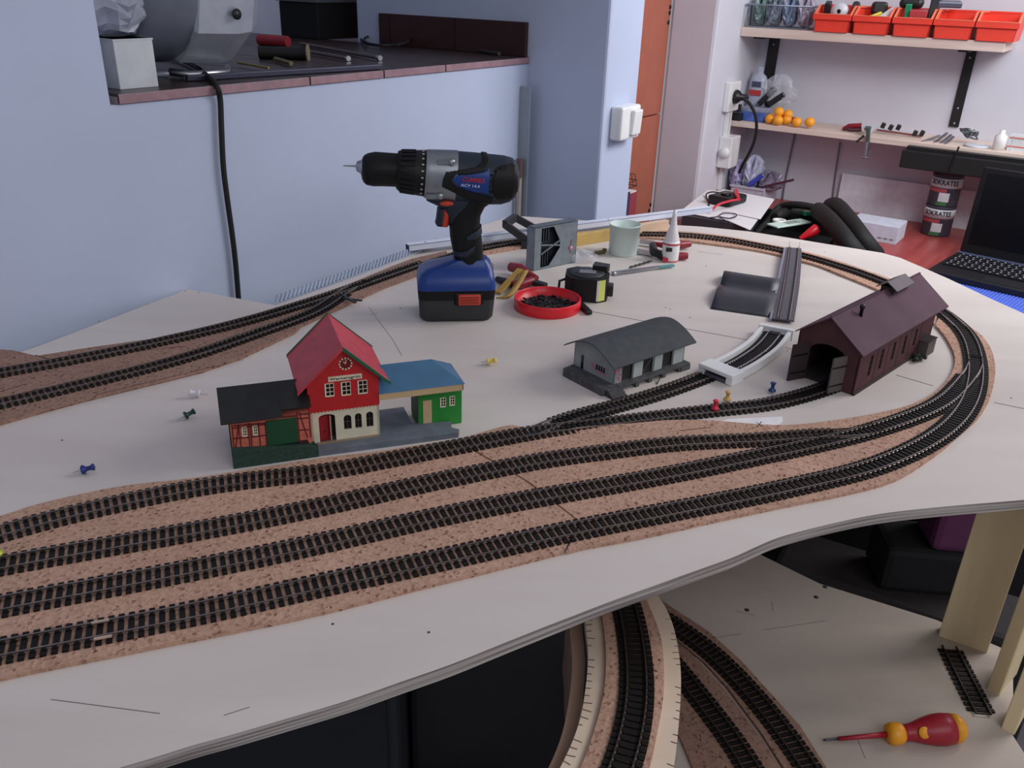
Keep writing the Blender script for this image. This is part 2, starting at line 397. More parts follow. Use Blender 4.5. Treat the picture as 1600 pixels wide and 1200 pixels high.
# ------------------------------------------------------------------ layout table top
TH = .0115
front = [(1700, 772), (1600, 781), (1469, 792), (1375, 803), (1300, 818), (1240, 833), (1208, 843), (1180, 855), (1142, 872), (1075, 896), (1020, 916), (950, 941), (870, 972), (787, 1005), (705, 1038), (625, 1066), (545, 1094), (462, 1119), (366, 1147), (300, 1165), (220, 1190), (100, 1224), (0, 1248), (-120, 1275), (-260, 1300)]
back = [(-260, 655), (-120, 600), (60, 541), (293, 452), (430, 477), (545, 436), (640, 400), (745, 355), (800, 337), (940, 346), (1018, 349), (1061, 352), (1094, 354), (1170, 361.6), (1236, 372), (1290, 381), (1378, 395), (1407, 403), (1442, 418), (1480, 434.6), (1551, 468), (1600, 490), (1700, 530)]
tp = outline([(v.x, v.y) for v in cat([(x, y, 0) for x, y in front], 4)], 0)+outline(back, 0)
tt_ = thing('layout_table', 'large pale plywood tabletop carrying the model railway', 'table', (0, .9, 0))
MB().prism([(x, y-.9) for x, y in tp], -TH, 0, mi=0, mside=1).build('tabletop', [PLY, EDGE], tt_)
PENC = mat('pencil', (120, 112, 112), .9)
def mark(pa, pb, wd, m=PENC, name='pencil_line', z=0.00015):
    a = P(*pa); b_ = P(*pb); MB().obox(((a.x+b_.x)/2, (a.y+b_.y)/2-.9, z), (b_-a).length, wd, .0002, math.atan2(b_.y-a.y, b_.x-a.x)).build(name, m, tt_)
SEAM = mat('seam', (96, 84, 88), .9)
for a, c in (((925, 487), (1222, 541)), ((1222, 541), (1262, 554)), ((1400, 586), (1458, 603)), ((1553, 629), (1680, 655))): mark(a, c, .0011, SEAM, 'board_joint')
for a, c in (((576, 480), (613, 530)), ((578, 492), (589, 490)), ((613, 530), (628, 556)), ((80, 1093), (250, 1115)), ((1234, 376), (1233, 386)), ((1250, 378), (1249, 388)), ((350, 1118), (390, 1105)), ((1090, 393), (1130, 398))): mark(a, c, .0005)
TB = mat('tack_black', (60, 55, 58), .6)
for px, py in ((1103, 416), (1078, 496), (1040, 481), (1047, 483), (1280, 576), (1230, 548), (97, 688), (290, 455), (155, 502), (311, 457), (626, 482), (1148, 377), (1289, 394), (1418, 407), (1580, 622), (520, 975), (670, 988)):
    v = P(px, py); MB().lathe([(0, 0), (.0012, 0), (.0009, .0004), (0, .0005)], (v.x, v.y-.9, 0), n=8).build('pin_hole', TB, tt_)
pw = [P(*p) for p in ((1120, 661), (1138, 655), (1180, 653), (1222, 651), (1223, 657), (1217, 664), (1170, 666), (1135, 665))]
MB().prism([(v.x, v.y-.9) for v in pw], 0, .0003).build('white_patch', mat('white_filler', (238, 234, 236), .6), tt_)
# four table supports: the near right one is seen
# ------------------------------------------------------------------ cork beds
CT = .004
cf = [(-150, 1098), (0, 1058), (220, 1013), (366, 984), (500, 956), (667, 914), (833, 873), (917, 853), (1000, 838), (1112, 813), (1234, 787), (1320, 770), (1397, 749), (1458, 712), (1498, 679), (1527, 653), (1547, 621), (1555, 584), (1553, 559), (1546, 540), (1532, 522), (1518, 512), (1499, 496), (1474, 479), (1420, 449), (1388, 434), (1350, 421), (1300, 404), (1250, 391), (1190, 379), (1130, 368), (1061, 361), (985, 359), (900, 362), (830, 372), (745, 384), (700, 400)]
ci = [(706, 406), (830, 383), (900, 374), (985, 370), (1063, 375), (1130, 383), (1190, 392), (1225, 400), (1255, 408), (1280, 415), (1310, 427), (1340, 439), (1362, 448), (1400, 466), (1440, 490), (1462, 508), (1480, 530), (1492, 558), (1486, 584), (1462, 611), (1420, 633), (1356, 648), (1275, 660), (1210, 664), (1112, 657), (1051, 656), (990, 661), (900, 668), (836, 680), (800, 664), (713, 686), (600, 704), (500, 716), (365, 737), (300, 747), (200, 758), (125, 772), (50, 790), (0, 806), (-150, 845)]
def splitpoly(lo, hi): return lo+hi
def idx(l, p): return l.index(p)
# left field, right field and far strip are separate sheets with a joint between them
def sm(l): return [(v.x, v.y) for v in cat([(x, y, 0) for x, y in l], 4)]
cf = sm(cf); ci = sm(ci)
A_ = cf[:idx(cf, (833, 873))+1]+[(905, 816), (823, 753), (737, 703), (713, 686)]+ci[idx(ci, (600, 704)):]
B_ = [(833, 873), (917, 853)]+cf[idx(cf, (1000, 838)):idx(cf, (1474, 479))+1]+ci[idx(ci, (1462, 508)):idx(ci, (713, 686))+1]+[(737, 703), (823, 753), (905, 816)]
A_ = [p for p in A_ if p != (833, 873)]; A_.insert(idx(A_, (905, 816)), (880, 861))
B_ = [(885, 861)]+B_[1:]; B_[-3:] = [(740.5, 702), (827, 752.5), (908.5, 816)]
C__ = cf[idx(cf, (1474, 479)):]+ci[:idx(ci, (1462, 508))+1]
C__[0] = (1472, 477); C__[-1] = (1460, 506)
SHEETS = []
for pts, lab, nm in ((A_, 'speckled brown cork sheet under the four parallel tracks on the left', 'cork_sheet'), (B_, 'brown cork sheet following the right hand bend around the dark engine shed', 'cork_sheet'), (C__, 'narrow cork strip under the far track along the table edge', 'cork_strip')):
    pl = outline(pts, CT); o0 = pl[0]
    SHEETS.append(MB().prism(pl, 0, CT).build(nm, CORK, origin=(o0[0], o0[1], 0))); tag(SHEETS[-1], lab, 'cork')
cl = [(-150, 690), (0, 660), (63, 642), (158, 616), (253, 594), (317, 578), (380, 556), (460, 518), (470, 508), (540, 476), (600, 448), (660, 426), (705, 404), (697, 392), (644, 404), (612, 416), (540, 446), (436, 481), (421, 486), (364, 504), (253, 527), (139, 543), (57, 556), (19, 547), (0, 546), (-150, 590)]
pl = outline(cl, CT)
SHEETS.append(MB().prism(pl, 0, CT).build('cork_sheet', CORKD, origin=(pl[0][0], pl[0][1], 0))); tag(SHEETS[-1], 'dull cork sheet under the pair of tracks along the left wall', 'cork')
for (a, c, wd) in (((1110, 668), (1062, 673), .001), ((1182, 668), (1190, 659), .001), ((1182, 660), (1192, 666), .001), ((380, 562), (150, 617), .0008), ((320, 582), (60, 646), .0008), ((140, 556), (290, 541), .0008), ((0, 612), (40, 600), .001), ((1500, 505), (1530, 540), .001), ((55, 555), (80, 562), .0015)):
    a = P(*a, CT); c = P(*c, CT)
    par = SHEETS[1] if a.x > .2 else SHEETS[3]
    o = MB().obox((0, 0, 0), (c-a).length, wd, .0002, math.atan2(c.y-a.y, c.x-a.x)).build('pencil_line', mat('cork_crack', (70, 46, 42), .9), par, loc=Vector(((a.x+c.x)/2, (a.y+c.y)/2, CT+.0001))-par.location)
# ------------------------------------------------------------------ tracks
tm = MB().box(-.0021, .0021, -.015, .015, 0, .0019)
for sy in (-1, 1): tm.box(-.0016, .0016, sy*.00825-.0022, sy*.00825+.0022, .0018, .0029)
tie_ob = tm.build('sleeper', TIE); TIE_ME = tie_ob.data; bpy.data.objects.remove(tie_ob)
def rail_mb(line, off, base, mb, h=.0024, wdt=.0011):
    rings = []
    for i, p in enumerate(line):
        d = line[min(i+1, len(line)-1)]-line[max(i-1, 0)]; d.z = 0; d.normalize(); n = Vector((-d.y, d.x, 0))
        c = p+n*off-base; c.z = p.z-base.z+.0018
        rings.append([c+n*wdt*.9, c+n*wdt*.9+Vector((0, 0, .0004)), c+n*wdt*.28+Vector((0, 0, .0007)), c+n*wdt*.5+Vector((0, 0, h*.72)), c+n*wdt*.5+Vector((0, 0, h)),
                      c-n*wdt*.5+Vector((0, 0, h)), c-n*wdt*.5+Vector((0, 0, h*.72)), c-n*wdt*.28+Vector((0, 0, .0007)), c-n*wdt*.9+Vector((0, 0, .0004)), c-n*wdt*.9])
    mb.loft(rings, 0, False)
LINES = {}; ROFF = .003
def track(name, label, pts, z, step=.0072, win=.05, world=False, skip=None, skipr=.013, stuff=False, railm=RAIL, dz=0, group=None, zs=None, tiem=None, gap=None, join=None, tsc=1.0):
    if world: wp_ = pts
    elif zs: wp_ = [P(a, b, zz) for (a, b), zz in zip(pts, zs)]
    else: wp_ = [P(a, b, z) for a, b in pts]
    if not world: wp_ = [p-Vector((0, 0, ROFF)) for p in wp_]
    if join:
        jl = LINES[join[0]]; jp = P(join[1][0], join[1][1], jl[0].z); k0 = min(range(len(jl)), key=lambda k: (jl[k]-jp).length)
        wp_ = wp_+[jl[k].copy() for k in range(k0, min(k0+7, len(jl)), 2)]
    line = smooth_line(wp_, step, win); LINES[name] = line
    base = line[0].copy(); root = thing('railway_track', label, 'track', base, 0, group)
    fine = line[::2]+[line[-1]]
    for sd in (-1, 1):
        mb = MB(); rail_mb(fine, sd*.00825, base, mb); mb.build('rail', railm, root)
    sk = LINES[skip] if skip else []
    jm = MB(); cnt = 0
    for i in range(1, len(line)-1):
        p = line[i]
        if any(abs(p.x-q.x) < skipr and abs(p.y-q.y) < skipr and (p-q).length < skipr for q in sk): continue
        d = line[i+1]-line[i-1]; a = math.atan2(d.y, d.x)
        if stuff or cnt >= 298:
            jm.obox(p-base+Vector((0, 0, .00095)), .0034, .03, .0019, a)
        else:
            o = bpy.data.objects.new('sleeper', TIE_ME); C.objects.link(o); o.parent = root
            o.location = p-base+Vector((0, 0, dz)); o.scale = (tsc, 1, 1); o.rotation_euler = (0, -math.atan2(d.z, math.hypot(d.x, d.y)), a); cnt += 1
    if jm.v:
        o = jm.build('sleeper_row', TIE, root); o['kind'] = 'stuff'
    return root
ZT = CT
t1 = [(-110, 1037), (0, 1013), (157, 983), (330, 949), (500, 911), (667, 876), (833, 839), (950, 815), (1050, 796), (1112, 784), (1194, 768), (1275, 750), (1350, 732), (1420, 705), (1470, 677), (1500, 650), (1518, 620), (1525, 590), (1525, 565), (1520, 540), (1511, 521), (1497, 505), (1478, 490), (1455, 474)]
track('T1', 'front track of the four parallel ones, nearest the table edge', t1, ZT+ROFF)
t2 = [(-110, 967), (0, 943), (157, 914), (330, 881), (500, 846), (667, 808), (833, 776), (950, 756), (1072, 734), (1194, 709), (1275, 692), (1350, 674), (1432, 647), (1484, 620), (1508, 598), (1520, 575)]
track('T2', 'second track from the front, running into the curved points at right', t2[:-2], ZT+ROFF, skip='T1', skipr=.0085, dz=-.0001, join=('T1', (1524, 575), 1))
t3 = [(-110, 903), (0, 880), (157, 852), (330, 822), (500, 789), (667, 752), (833, 719), (900, 709), (950, 703), (1010, 695), (1072, 689), (1153, 686), (1215, 683), (1275, 677), (1330, 668)]
track('T3', 'third track from the front, joining the second before the bend', t3[:-1], ZT+ROFF, skip='T2', skipr=.0085, dz=-.0001, join=('T2', (1335, 678), 1))
t4 = [(-110, 862), (0, 830), (50, 816), (100, 803), (200, 780), (300, 760), (400, 746), (500, 735.5), (600, 717), (700, 698), (750, 688.5), (833, 673), (900, 665), (950, 659), (1031, 649), (1112, 639), (1194, 631), (1240, 620), (1285, 607), (1330, 588), (1380, 560), (1420, 535)]
track('T4', 'fourth track passing the station and running into the dark engine shed', t4, 0, zs=[ZT+ROFF]*12+[.005, .003+.0005, .003, .003, .003, .003, .003, .003, .003, .003])
tA = [(836, 673), (870, 659), (900, 648), (967, 631), (1035, 611), (1085, 593), (1118, 580)]
track('TA', 'short track branching off beside the grey goods shed to the white bridge', tA, 0, zs=[ZT+ROFF-.001, .005, .004, .003, .003, .003, .003], skip='T4', dz=-.0002)
far = [(1500, 510), (1478, 490), (1452, 470), (1420, 455), (1377, 437), (1340, 423), (1310, 414), (1280, 404), (1253, 397.5), (1223, 389.5), (1190, 383.5), (1159, 377), (1130, 372.5), (1094, 368), (1061, 365.5), (1000, 364), (930, 366), (860, 370), (790, 379), (745, 387), (700, 400), (660, 414)]
track('FAR', 'far curved track along the back edge of the tabletop', far, ZT+ROFF, skip='T1', skipr=.03)
l1 = [(-120, 600), (0, 580), (127, 557), (253, 531), (348, 509), (411, 492), (470, 474), (520, 458), (580, 437), (640, 416), (665, 408)]
l2 = [(-120, 650), (0, 628), (127, 598), (253, 567), (317, 548), (380, 526), (411, 515), (460, 498), (500, 481), (540, 463)]
track('L1', 'upper of the two tracks beside the left wall', l1, ZT+ROFF)
track('L2', 'lower of the two tracks beside the left wall, joining the other', l2[:-1], ZT+ROFF, skip='L1', skipr=.0085, dz=-.0001, join=('L1', (545, 452), 1))
# point machine lever on the left pair
v = P(545, 466, .008); t = thing('point_lever', 'small black point lever lying across the tracks by the left wall', 'lever', (v.x, v.y, .0085), 0)
MB().beam((-.012, .012, 0), (.014, -.022, .001), .004, .002).build('bar', BLACK, t); MB().beam((-.008, -.004, 0), (.022, -.012, .001), .0035, .002).build('handle', BLACK, t)
# joiners: bright rail joints on the front track
def joiner(px, py, lab, L=.012, m=RAILS_):
    v = P(px, py, CT+.004); v2 = P(px+40, py-7.5, CT+.004); a = math.atan2(v2.y-v.y, v2.x-v.x)
    tag(MB().obox((0, 0, 0), L, .0022, .0012, a).build('rail_joiner', mat('brass', (214, 190, 168), .4, .6), loc=(v.x, v.y, CT+.0046)), lab, 'rail joiner')
joiner(157, 972, 'brass joiner on the inner rail of the front track at left'); joiner(161, 997, 'brass joiner on the outer rail of the front track at left')

# ------------------------------------------------------------------ white bridge frame and grey roadway track
A2 = [(1118, 580), (1150, 566), (1172, 553), (1193, 538), (1207, 522), (1215, 510)]
pts = [P(a, b, .012) for a, b in A2]; line = smooth_line(pts, .004, .03)
base = line[0].copy(); base.z = 0
br = thing('bridge_frame', 'white curved plastic bridge frame holding a short track piece', 'bridge', base)
def offs(line, o):
    r = []
    for i, p in enumerate(line):
        d = line[min(i+1, len(line)-1)]-line[max(i-1, 0)]; n = Vector((-d.y, d.x, 0)).normalized(); q = p+n*o-base; r.append(q)
    return r
for sd in (-1, 1):
    a = offs(line, sd*.0165); b_ = offs(line, sd*.0225)
    rings = [[Vector((q.x, q.y, .001)), Vector((q.x, q.y, .013)), Vector((r.x, r.y, .013)), Vector((r.x, r.y, .001))] for q, r in zip(a, b_)]
    MB().loft(rings, 0, False).build('side_rail', WHITEP, br, bevel=.0006)
a = offs(line, -.016); b_ = offs(line, .016)
MB().loft([[Vector((q.x, q.y, .0008)), Vector((q.x, q.y, .005)), Vector((r.x, r.y, .005)), Vector((r.x, r.y, .0008))] for q, r in zip(a, b_)], 0, False).build('bed', mat('grey_bed', (82, 80, 92), .6), br)
def endblock(i, L, W_, z0, z1, nm):
    d = (line[min(i+2, len(line)-1)]-line[max(i-2, 0)]); ang = math.atan2(d.y, d.x); c = line[i]-base; c.z = 0
    mb = MB().obox((c.x, c.y, (z0+z1)/2), L, W_, z1-z0, ang)
    mb.build(nm, WHITEP, br, bevel=.001); return ang, c
ang, c = endblock(3, .026, .052, .0092, .0145, 'near_deck')
for sd in (-1, 1):
    n = Vector((-math.sin(ang), math.cos(ang), 0))
    MB().obox(c+n*sd*.0235+Vector((0, 0, .005)), .024, .005, .010, ang).build('foot', WHITEP, br, bevel=.0008)
ang2, c2 = endblock(len(line)-2, .009, .040, .0085, .0150, 'cross_beam')
for sd in (-1, 1):
    n = Vector((-math.sin(ang2), math.cos(ang2), 0))
    MB().obox(c2+n*sd*.0215+Vector((0, 0, .0075)), .010, .006, .015, ang2).build('post', WHITEP, br, bevel=.001)
tl = [Vector((p.x, p.y, .0052)) for p in line[3:-1]]
track('BR', 'short curved track piece inside the white bridge frame', tl, 0, world=True, railm=RAILS_, step=.006, win=.01)
# grey roadway slab with rails over the far track
zf = .0125; zn = .006
L_ = [(1207, 497), (1217, 447), (1226, 402), (1229, 386)]; R__ = [(1241, 501), (1249, 447), (1252.5, 402), (1252, 388)]
mids = []; rings = []
zz = [zn, .009, zf, zf]
lw = cat([P(*p, z_) for p, z_ in zip(L_, zz)], 8); rw = cat([P(*p, z_) for p, z_ in zip(R__, zz)], 8)
base = (lw[0]+rw[0])/2; base.z = 0
rb = thing('grey_track_bed', 'dark grey moulded track bed laid across the far track', 'track bed', base)
n0 = len(lw); cut = int(n0*.36)
for i0, i1 in ((0, cut), (cut, n0-1)):
    rings = []
    for i in range(i0, i1+1):
        a, b_ = lw[i]-base, rw[i]-base
        k = .0006 if (i == i1 and i1 != n0-1) else 0
        rings.append([Vector((a.x, a.y-k, a.z-.0022)), Vector((a.x, a.y-k, a.z)), Vector((b_.x, b_.y-k, b_.z)), Vector((b_.x, b_.y-k, b_.z-.0022))])
    MB().loft(rings, 0, False).build('bed_section', mat('grey_rubber', (84, 80, 92), .55, var=.1, scale=300, bump=.3, bscale=900), rb)
mid = [(a+b_)/2 for a, b_ in zip(lw, rw)]
for sd in (-1, 1):
    mb = MB(); l2_ = [p-Vector((0, 0, .0016)) for p in mid]; rail_mb(l2_, sd*.00825, base, mb, h=.0026); mb.build('rail', RAIL, rb)
    mb = MB(); rail_mb(l2_, sd*.0062, base, mb, h=.0016, wdt=.0006); mb.build('groove', BLACK, rb)
a = [l - Vector((.0045+.0*l.x, 0, 0)) for l in lw[:26]]
MB().loft([[Vector((q.x-base.x, q.y-base.y, .0005)), Vector((q.x-base.x, q.y-base.y, q.z-.0008)), Vector((r.x-base.x-.0005, r.y-base.y, r.z-.0004)), Vector((r.x-base.x-.0005, r.y-base.y, .0005))] for q, r in zip(a, lw[:26])], 0, False).build('side_slope', mat('grey_slope', (140, 138, 152), .6), rb)
# ------------------------------------------------------------------ wavy black sheet
c00, c10, c01, c11 = P(1134, 421, .012), P(1220, 434, .012), P(1110, 483, 0), P(1207, 497, 0)
org = P(1110, 483, 0); MBs = MB(); nu, nv = 6, 28; top = []
for j in range(nv+1):
    v_ = j/nv
    z = .005+.013*math.sin(PI*min(1, v_/.36))**1 if v_ < .36 else .005+.011*math.sin(PI*(v_-.36)/.64) - .005*((v_-.36)/.64)
    z = max(z, .0012)
    for i in range(nu+1):
        u_ = i/nu; a = c00.lerp(c10, u_); c = c01.lerp(c11, u_); p = a.lerp(c, v_); top.append(Vector((p.x-org.x, p.y-org.y, z)))
N = len(top); vs = top+[p-Vector((0, 0, .0012)) for p in top]; fs = []
for j in range(nv):
    for i in range(nu):
        a = j*(nu+1)+i; fs += [(a, a+1, a+nu+2, a+nu+1), (N+a, N+a+nu+1, N+a+nu+2, N+a+1)]
bd = list(range(nu+1))+[k*(nu+1)+nu for k in range(1, nv+1)]+[nv*(nu+1)+i for i in range(nu-1, -1, -1)]+[k*(nu+1) for k in range(nv-1, 0, -1)]
fs += [(bd[k], bd[(k+1) % len(bd)], N+bd[(k+1) % len(bd)], N+bd[k]) for k in range(len(bd))]
MBs.add(vs, fs, 0, True)
tag(MBs.build('wavy_sheet', mat('slate_sheet', (52, 52, 62), .36, var=.12, scale=60, bump=.3, bscale=700), loc=org), 'wavy dark grey moulded sheet lying beside the grey roadway', 'sheet')

# ------------------------------------------------------------------ lower level
LZ = -.28
lb = [P(*p, LZ) for p in ((1040, 840), (1187, 866), (1281, 912), (1464, 969), (1500, 985), (1583, 1020), (1583, 1150), (1585, 1320), (900, 1400))]
lb = [(v.x, v.y) for v in lb]; x0 = P(930, 1000, LZ); lb = lb[:7]+[(lb[6][0], .42), (x0.x, .42), (x0.x, 1.02)]
lt = thing('lower_board', 'lower plywood baseboard below the tabletop with two curved tracks', 'board', (.3, .7, LZ))
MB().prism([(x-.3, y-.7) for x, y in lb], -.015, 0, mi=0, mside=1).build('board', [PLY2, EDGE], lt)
for px, py in ((1167, 953), (1289, 917), (1275, 933)):
    v = P(px, py, LZ); MB().lathe([(0, 0), (.0035, 0), (.002, .0006), (0, .0008)], (v.x-.3, v.y-.7, 0), n=9).build('knot_hole', TB, lt)
for (a, c) in (((1095, 1000), (1160, 990)), ((1190, 985), (1290, 970)), ((1150, 955), (1180, 962)), ((1205, 940), (1208, 955)), ((1340, 1155), (1352, 1185))):
    a = P(*a, LZ); c = P(*c, LZ); MB().obox(((a.x+c.x)/2-.3, (a.y+c.y)/2-.7, .0001), (c-a).length, .0006, .0002, math.atan2(c.y-a.y, c.x-a.x)).build('pencil_line', PENC, lt)
LC = LZ+CT
c1 = outline([(1030, 935), (1050, 949), (1107, 986), (1157, 1031), (1205, 1084), (1250, 1134), (1290, 1197), (1330, 1270), (1260, 1270), (1225, 1200), (1190, 1145), (1137, 1074), (1100, 1034), (1060, 1001), (1020, 975)], LC)
c2 = outline([(1015, 975), (1056, 1001), (1096, 1036), (1133, 1077), (1186, 1148), (1220, 1200), (1255, 1270), (1120, 1290), (1082, 1197), (1062, 1150), (1040, 1110), (1000, 1060)], LC)
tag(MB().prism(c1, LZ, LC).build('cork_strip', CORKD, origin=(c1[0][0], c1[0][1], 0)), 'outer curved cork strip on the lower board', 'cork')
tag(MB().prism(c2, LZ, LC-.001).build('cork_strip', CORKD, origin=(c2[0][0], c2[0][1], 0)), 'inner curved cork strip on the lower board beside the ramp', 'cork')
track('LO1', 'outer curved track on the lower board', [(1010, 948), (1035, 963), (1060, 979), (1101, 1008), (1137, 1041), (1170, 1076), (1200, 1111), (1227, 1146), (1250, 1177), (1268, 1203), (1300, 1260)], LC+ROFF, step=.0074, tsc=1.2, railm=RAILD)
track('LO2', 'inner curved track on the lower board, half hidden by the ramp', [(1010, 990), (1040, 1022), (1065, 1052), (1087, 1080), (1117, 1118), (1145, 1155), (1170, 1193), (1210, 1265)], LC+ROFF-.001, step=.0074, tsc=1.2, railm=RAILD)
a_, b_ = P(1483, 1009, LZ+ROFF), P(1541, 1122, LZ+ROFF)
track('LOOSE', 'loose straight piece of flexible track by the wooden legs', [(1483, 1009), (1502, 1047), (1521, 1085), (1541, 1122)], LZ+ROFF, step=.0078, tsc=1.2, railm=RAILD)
# ramp: curved plywood strip with cork and track, climbing away from the camera
RZ = -.100
def rampz(py): return RZ-.02*max(0, (1000-py))/100*.6
def rpts(l, dz=0): return [P(a, b_, rampz(b_)+dz) for a, b_ in l]
Lr = rpts([(909, 915), (913, 945), (914, 968), (919, 1020), (915, 1075), (904, 1132), (880, 1190), (850, 1240), (800, 1300)])
Rr = rpts([(1012, 905), (1027, 930), (1040, 950), (1053, 982), (1062, 1030), (1064, 1075), (1060, 1137), (1053, 1197), (1040, 1250), (1010, 1330)])
base = Vector((.11, .6, RZ)); ramp = thing('curved_ramp', 'curved plywood ramp rising from below the table edge', 'ramp', base)
def strip(L, R, th, name, m, parent, base, topz=0, n=36):
    l = resample(cat(L, 10), 1e9) if 0 else cat(L, 10); r = cat(R, 10)
    def ev(c):
        tot = [0]
        for a, b in zip(c, c[1:]): tot.append(tot[-1]+(b-a).length)
        out = []
        for k in range(n+1):
            t = tot[-1]*k/n; i = max(i for i in range(len(tot)) if tot[i] <= t+1e-9); i = min(i, len(c)-2)
            out.append(c[i].lerp(c[i+1], (t-tot[i])/max(1e-9, tot[i+1]-tot[i])))
        return out
    l, r = ev(l), ev(r); rings = []
    for a, b in zip(l, r):
        z = (a.z+b.z)/2+topz
        a = Vector((a.x, a.y, z))-base; b = Vector((b.x, b.y, z))-base
        rings.append([a, b, b-Vector((0, 0, th)), a-Vector((0, 0, th))])
    mb = MB(); n4 = len(rings); vs = [p for q in rings for p in q]; fs = []; ms = []
    for i in range(n4-1):
        for j in range(4):
            k = (j+1) % 4; mb_ = (i*4+j, i*4+k, (i+1)*4+k, (i+1)*4+j)
            fs.append(mb_); ms.append(0 if j in (0, 2) else 1)
    for f, mm in zip(fs, ms): pass
    mb.v = [tuple(v) for v in vs]; mb.f = fs+[(0, 1, 2, 3), (n4*4-1, n4*4-2, n4*4-3, n4*4-4)]; mb.m = ms+[1, 1]; mb.sm = [False]*len(mb.f)
    return mb.build(name, m, parent)
RPLY = wood_mat('ramp_plywood', (214, 192, 170), (230, 210, 188), (5, 20, 20), .6, 1.2)
strip(Lr, Rr, .010, 'plywood_strip', [RPLY, RPLY], ramp, base)
# a second, wider support strip below it at the left
SIDE = wood_mat('brown_ply', (150, 122, 104), (172, 144, 124), (3, 3, 30), .6)
Ls = [p+Vector((-.014, -.004, -.003)) for p in Lr]; Rs = [p+Vector((-.002, 0, -.003)) for p in Lr]
strip(Ls, Rs, .10, 'side_board', [SIDE, SIDE], ramp, base, -.008)
Lc = rpts([(936, 915), (939, 945), (940, 962), (946, 1020), (944, 1080), (931, 1137), (910, 1197), (880, 1260), (850, 1310)])
Rc = rpts([(992, 910), (1004, 930), (1013, 950), (1026, 982), (1035, 1020), (1036, 1090), (1026, 1150), (1016, 1197), (1000, 1250), (975, 1320)])
cb_ = strip(Lc, Rc, .004, 'cork_strip', [CORK, CORK], None, Vector((.11, .62, RZ)), .004); cb_.location = (.11, .62, RZ)
tag(cb_, 'cork strip glued along the curved ramp', 'cork')
rt = [(965, 905), (973, 925), (980, 947), (988, 983), (993, 1020), (996, 1057), (995, 1095), (991, 1125), (983, 1160), (973, 1193), (955, 1240), (925, 1300)]
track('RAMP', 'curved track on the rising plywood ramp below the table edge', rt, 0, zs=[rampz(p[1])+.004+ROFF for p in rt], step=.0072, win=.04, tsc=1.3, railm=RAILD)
KERF = mat('saw_kerf', (70, 60, 54), .9)
for side, l, k0 in ((Lr, Lr, 1), (Rr, Rr, -1)):
    cc = cat(l, 10)
    for i in range(12, len(cc)-12, 2):
        if random.random() < .75:
            p = cc[i]-base; d = (cc[i+1]-cc[i-1]); n = Vector((d.y, -d.x, 0)).normalized()*(1 if k0 > 0 else -1)
            if n.x*k0 < 0: n = -n
            Lk = random.uniform(.003, .008)
            MB().obox(p+n*Lk/2+Vector((0, 0, .0002)), Lk, .0005, .0004, math.atan2(n.y, n.x)+random.uniform(-.2, .2)).build('saw_cut', KERF, ramp)
# wooden legs on the lower board
def post(foot, top_z, name, label, w=None):
    b0 = [P(*p, LZ) for p in foot]; c = sum(b0, Vector())/len(b0); c.z = LZ
    t = thing(name, label, 'table leg', c)
    MB().prism([(v.x-c.x, v.y-c.y) for v in b0], 0, top_z-LZ, mi=0).build('plank', PLANK, t, bevel=.001); return t
def quad(a, b_, depth):
    """foot rectangle from its front edge a-b going back by depth"""
    A1, B1 = P(*a, LZ), P(*b_, LZ); d = (B1-A1).normalized(); n = Vector((-d.y, d.x, 0)); o = A1+n*depth; q = B1+n*depth
    return [A1, B1, q, o]
def leg(a, b_, depth, name, label, top=-TH):
    q = quad(a, b_, depth); c = sum(q, Vector())/4; c.z = LZ; t = thing(name, label, 'table leg', c)
    MB().prism([(v.x-c.x, v.y-c.y) for v in q], 0, top-LZ).build('plank', PLANK, t, bevel=.0012)
leg((1466, 993), (1542, 1021), .018, 'support_plank', 'wide pale upright plank carrying the right end of the table', -TH)
leg((1541, 1077), (1561, 1088), .055, 'support_post', 'narrow wooden post between the wide plank and the front post', -TH)
leg((1564, 1137), (1585, 1148), .035, 'support_post', 'wooden post at the front right corner of the lower board', -TH)
# screwdriver
v0, v1 = P(1287, 1156, LZ+.004), P(1504, 1133, LZ+.016); sdx = (v1-v0); L = sdx.length
a = math.atan2(sdx.y, sdx.x); t = thing('screwdriver', 'red and yellow screwdriver lying on the lower board', 'screwdriver', (v0.x, v0.y, LZ), a)
u = L/217
til = Matrix.Rotation(-.058, 3, 'Y'); o0 = Vector((0, 0, .0035))
SR = mat('screwdriver_red', (160, 26, 44), .4, var=.06); SY = mat('screwdriver_yellow', (238, 160, 30), .4, var=.05)
def sl_(prof, m, name, parent=t, n=20): return MB().lathe([(r*u, h*u) for r, h in prof], tuple(o0), 'X', n, frm=til).build(name, m, parent)
sl_([(0, 0), (1.6, 0), (1.9, 4), (2.0, 24), (0, 24)], mat('blade_steel', (90, 90, 96), .4, .8), 'tip')
sl_([(0, 23), (3.2, 23), (3.6, 60), (4.6, 104), (0, 104)], SR, 'insulated_shaft')
sl_([(0, 98), (9, 98), (15, 101), (17, 108), (16.5, 117), (14, 123), (0, 123)], SY, 'collar')
sl_([(0, 121), (13, 121), (12.5, 130), (14, 140), (19, 155), (23, 172), (24, 186), (22.5, 200), (0, 200)], SR, 'grip')
sl_([(0, 199), (22.7, 199), (21, 210), (16, 217), (8, 220), (0, 221)], SY, 'end_cap')
MB().lathe([(0, .0), (9*u, 0), (8.5*u, 1.6*u), (0, 2.4*u)], (148*u, -17.3*u*.70, o0.z+148*u*.058+17.3*u*.62), 'Z', 14, frm=Matrix.Rotation(.85, 3, 'X')).build('inlay', SY, t)
# dark colours for the things and added boxes under the table
DK = mat('dark_cloth', (30, 26, 30), .8, var=.3, scale=8); DKG = mat('dark_grey', (44, 46, 52), .7, var=.2, scale=5); DKB = mat('dark_blue_cloth', (30, 34, 60), .8, var=.2)

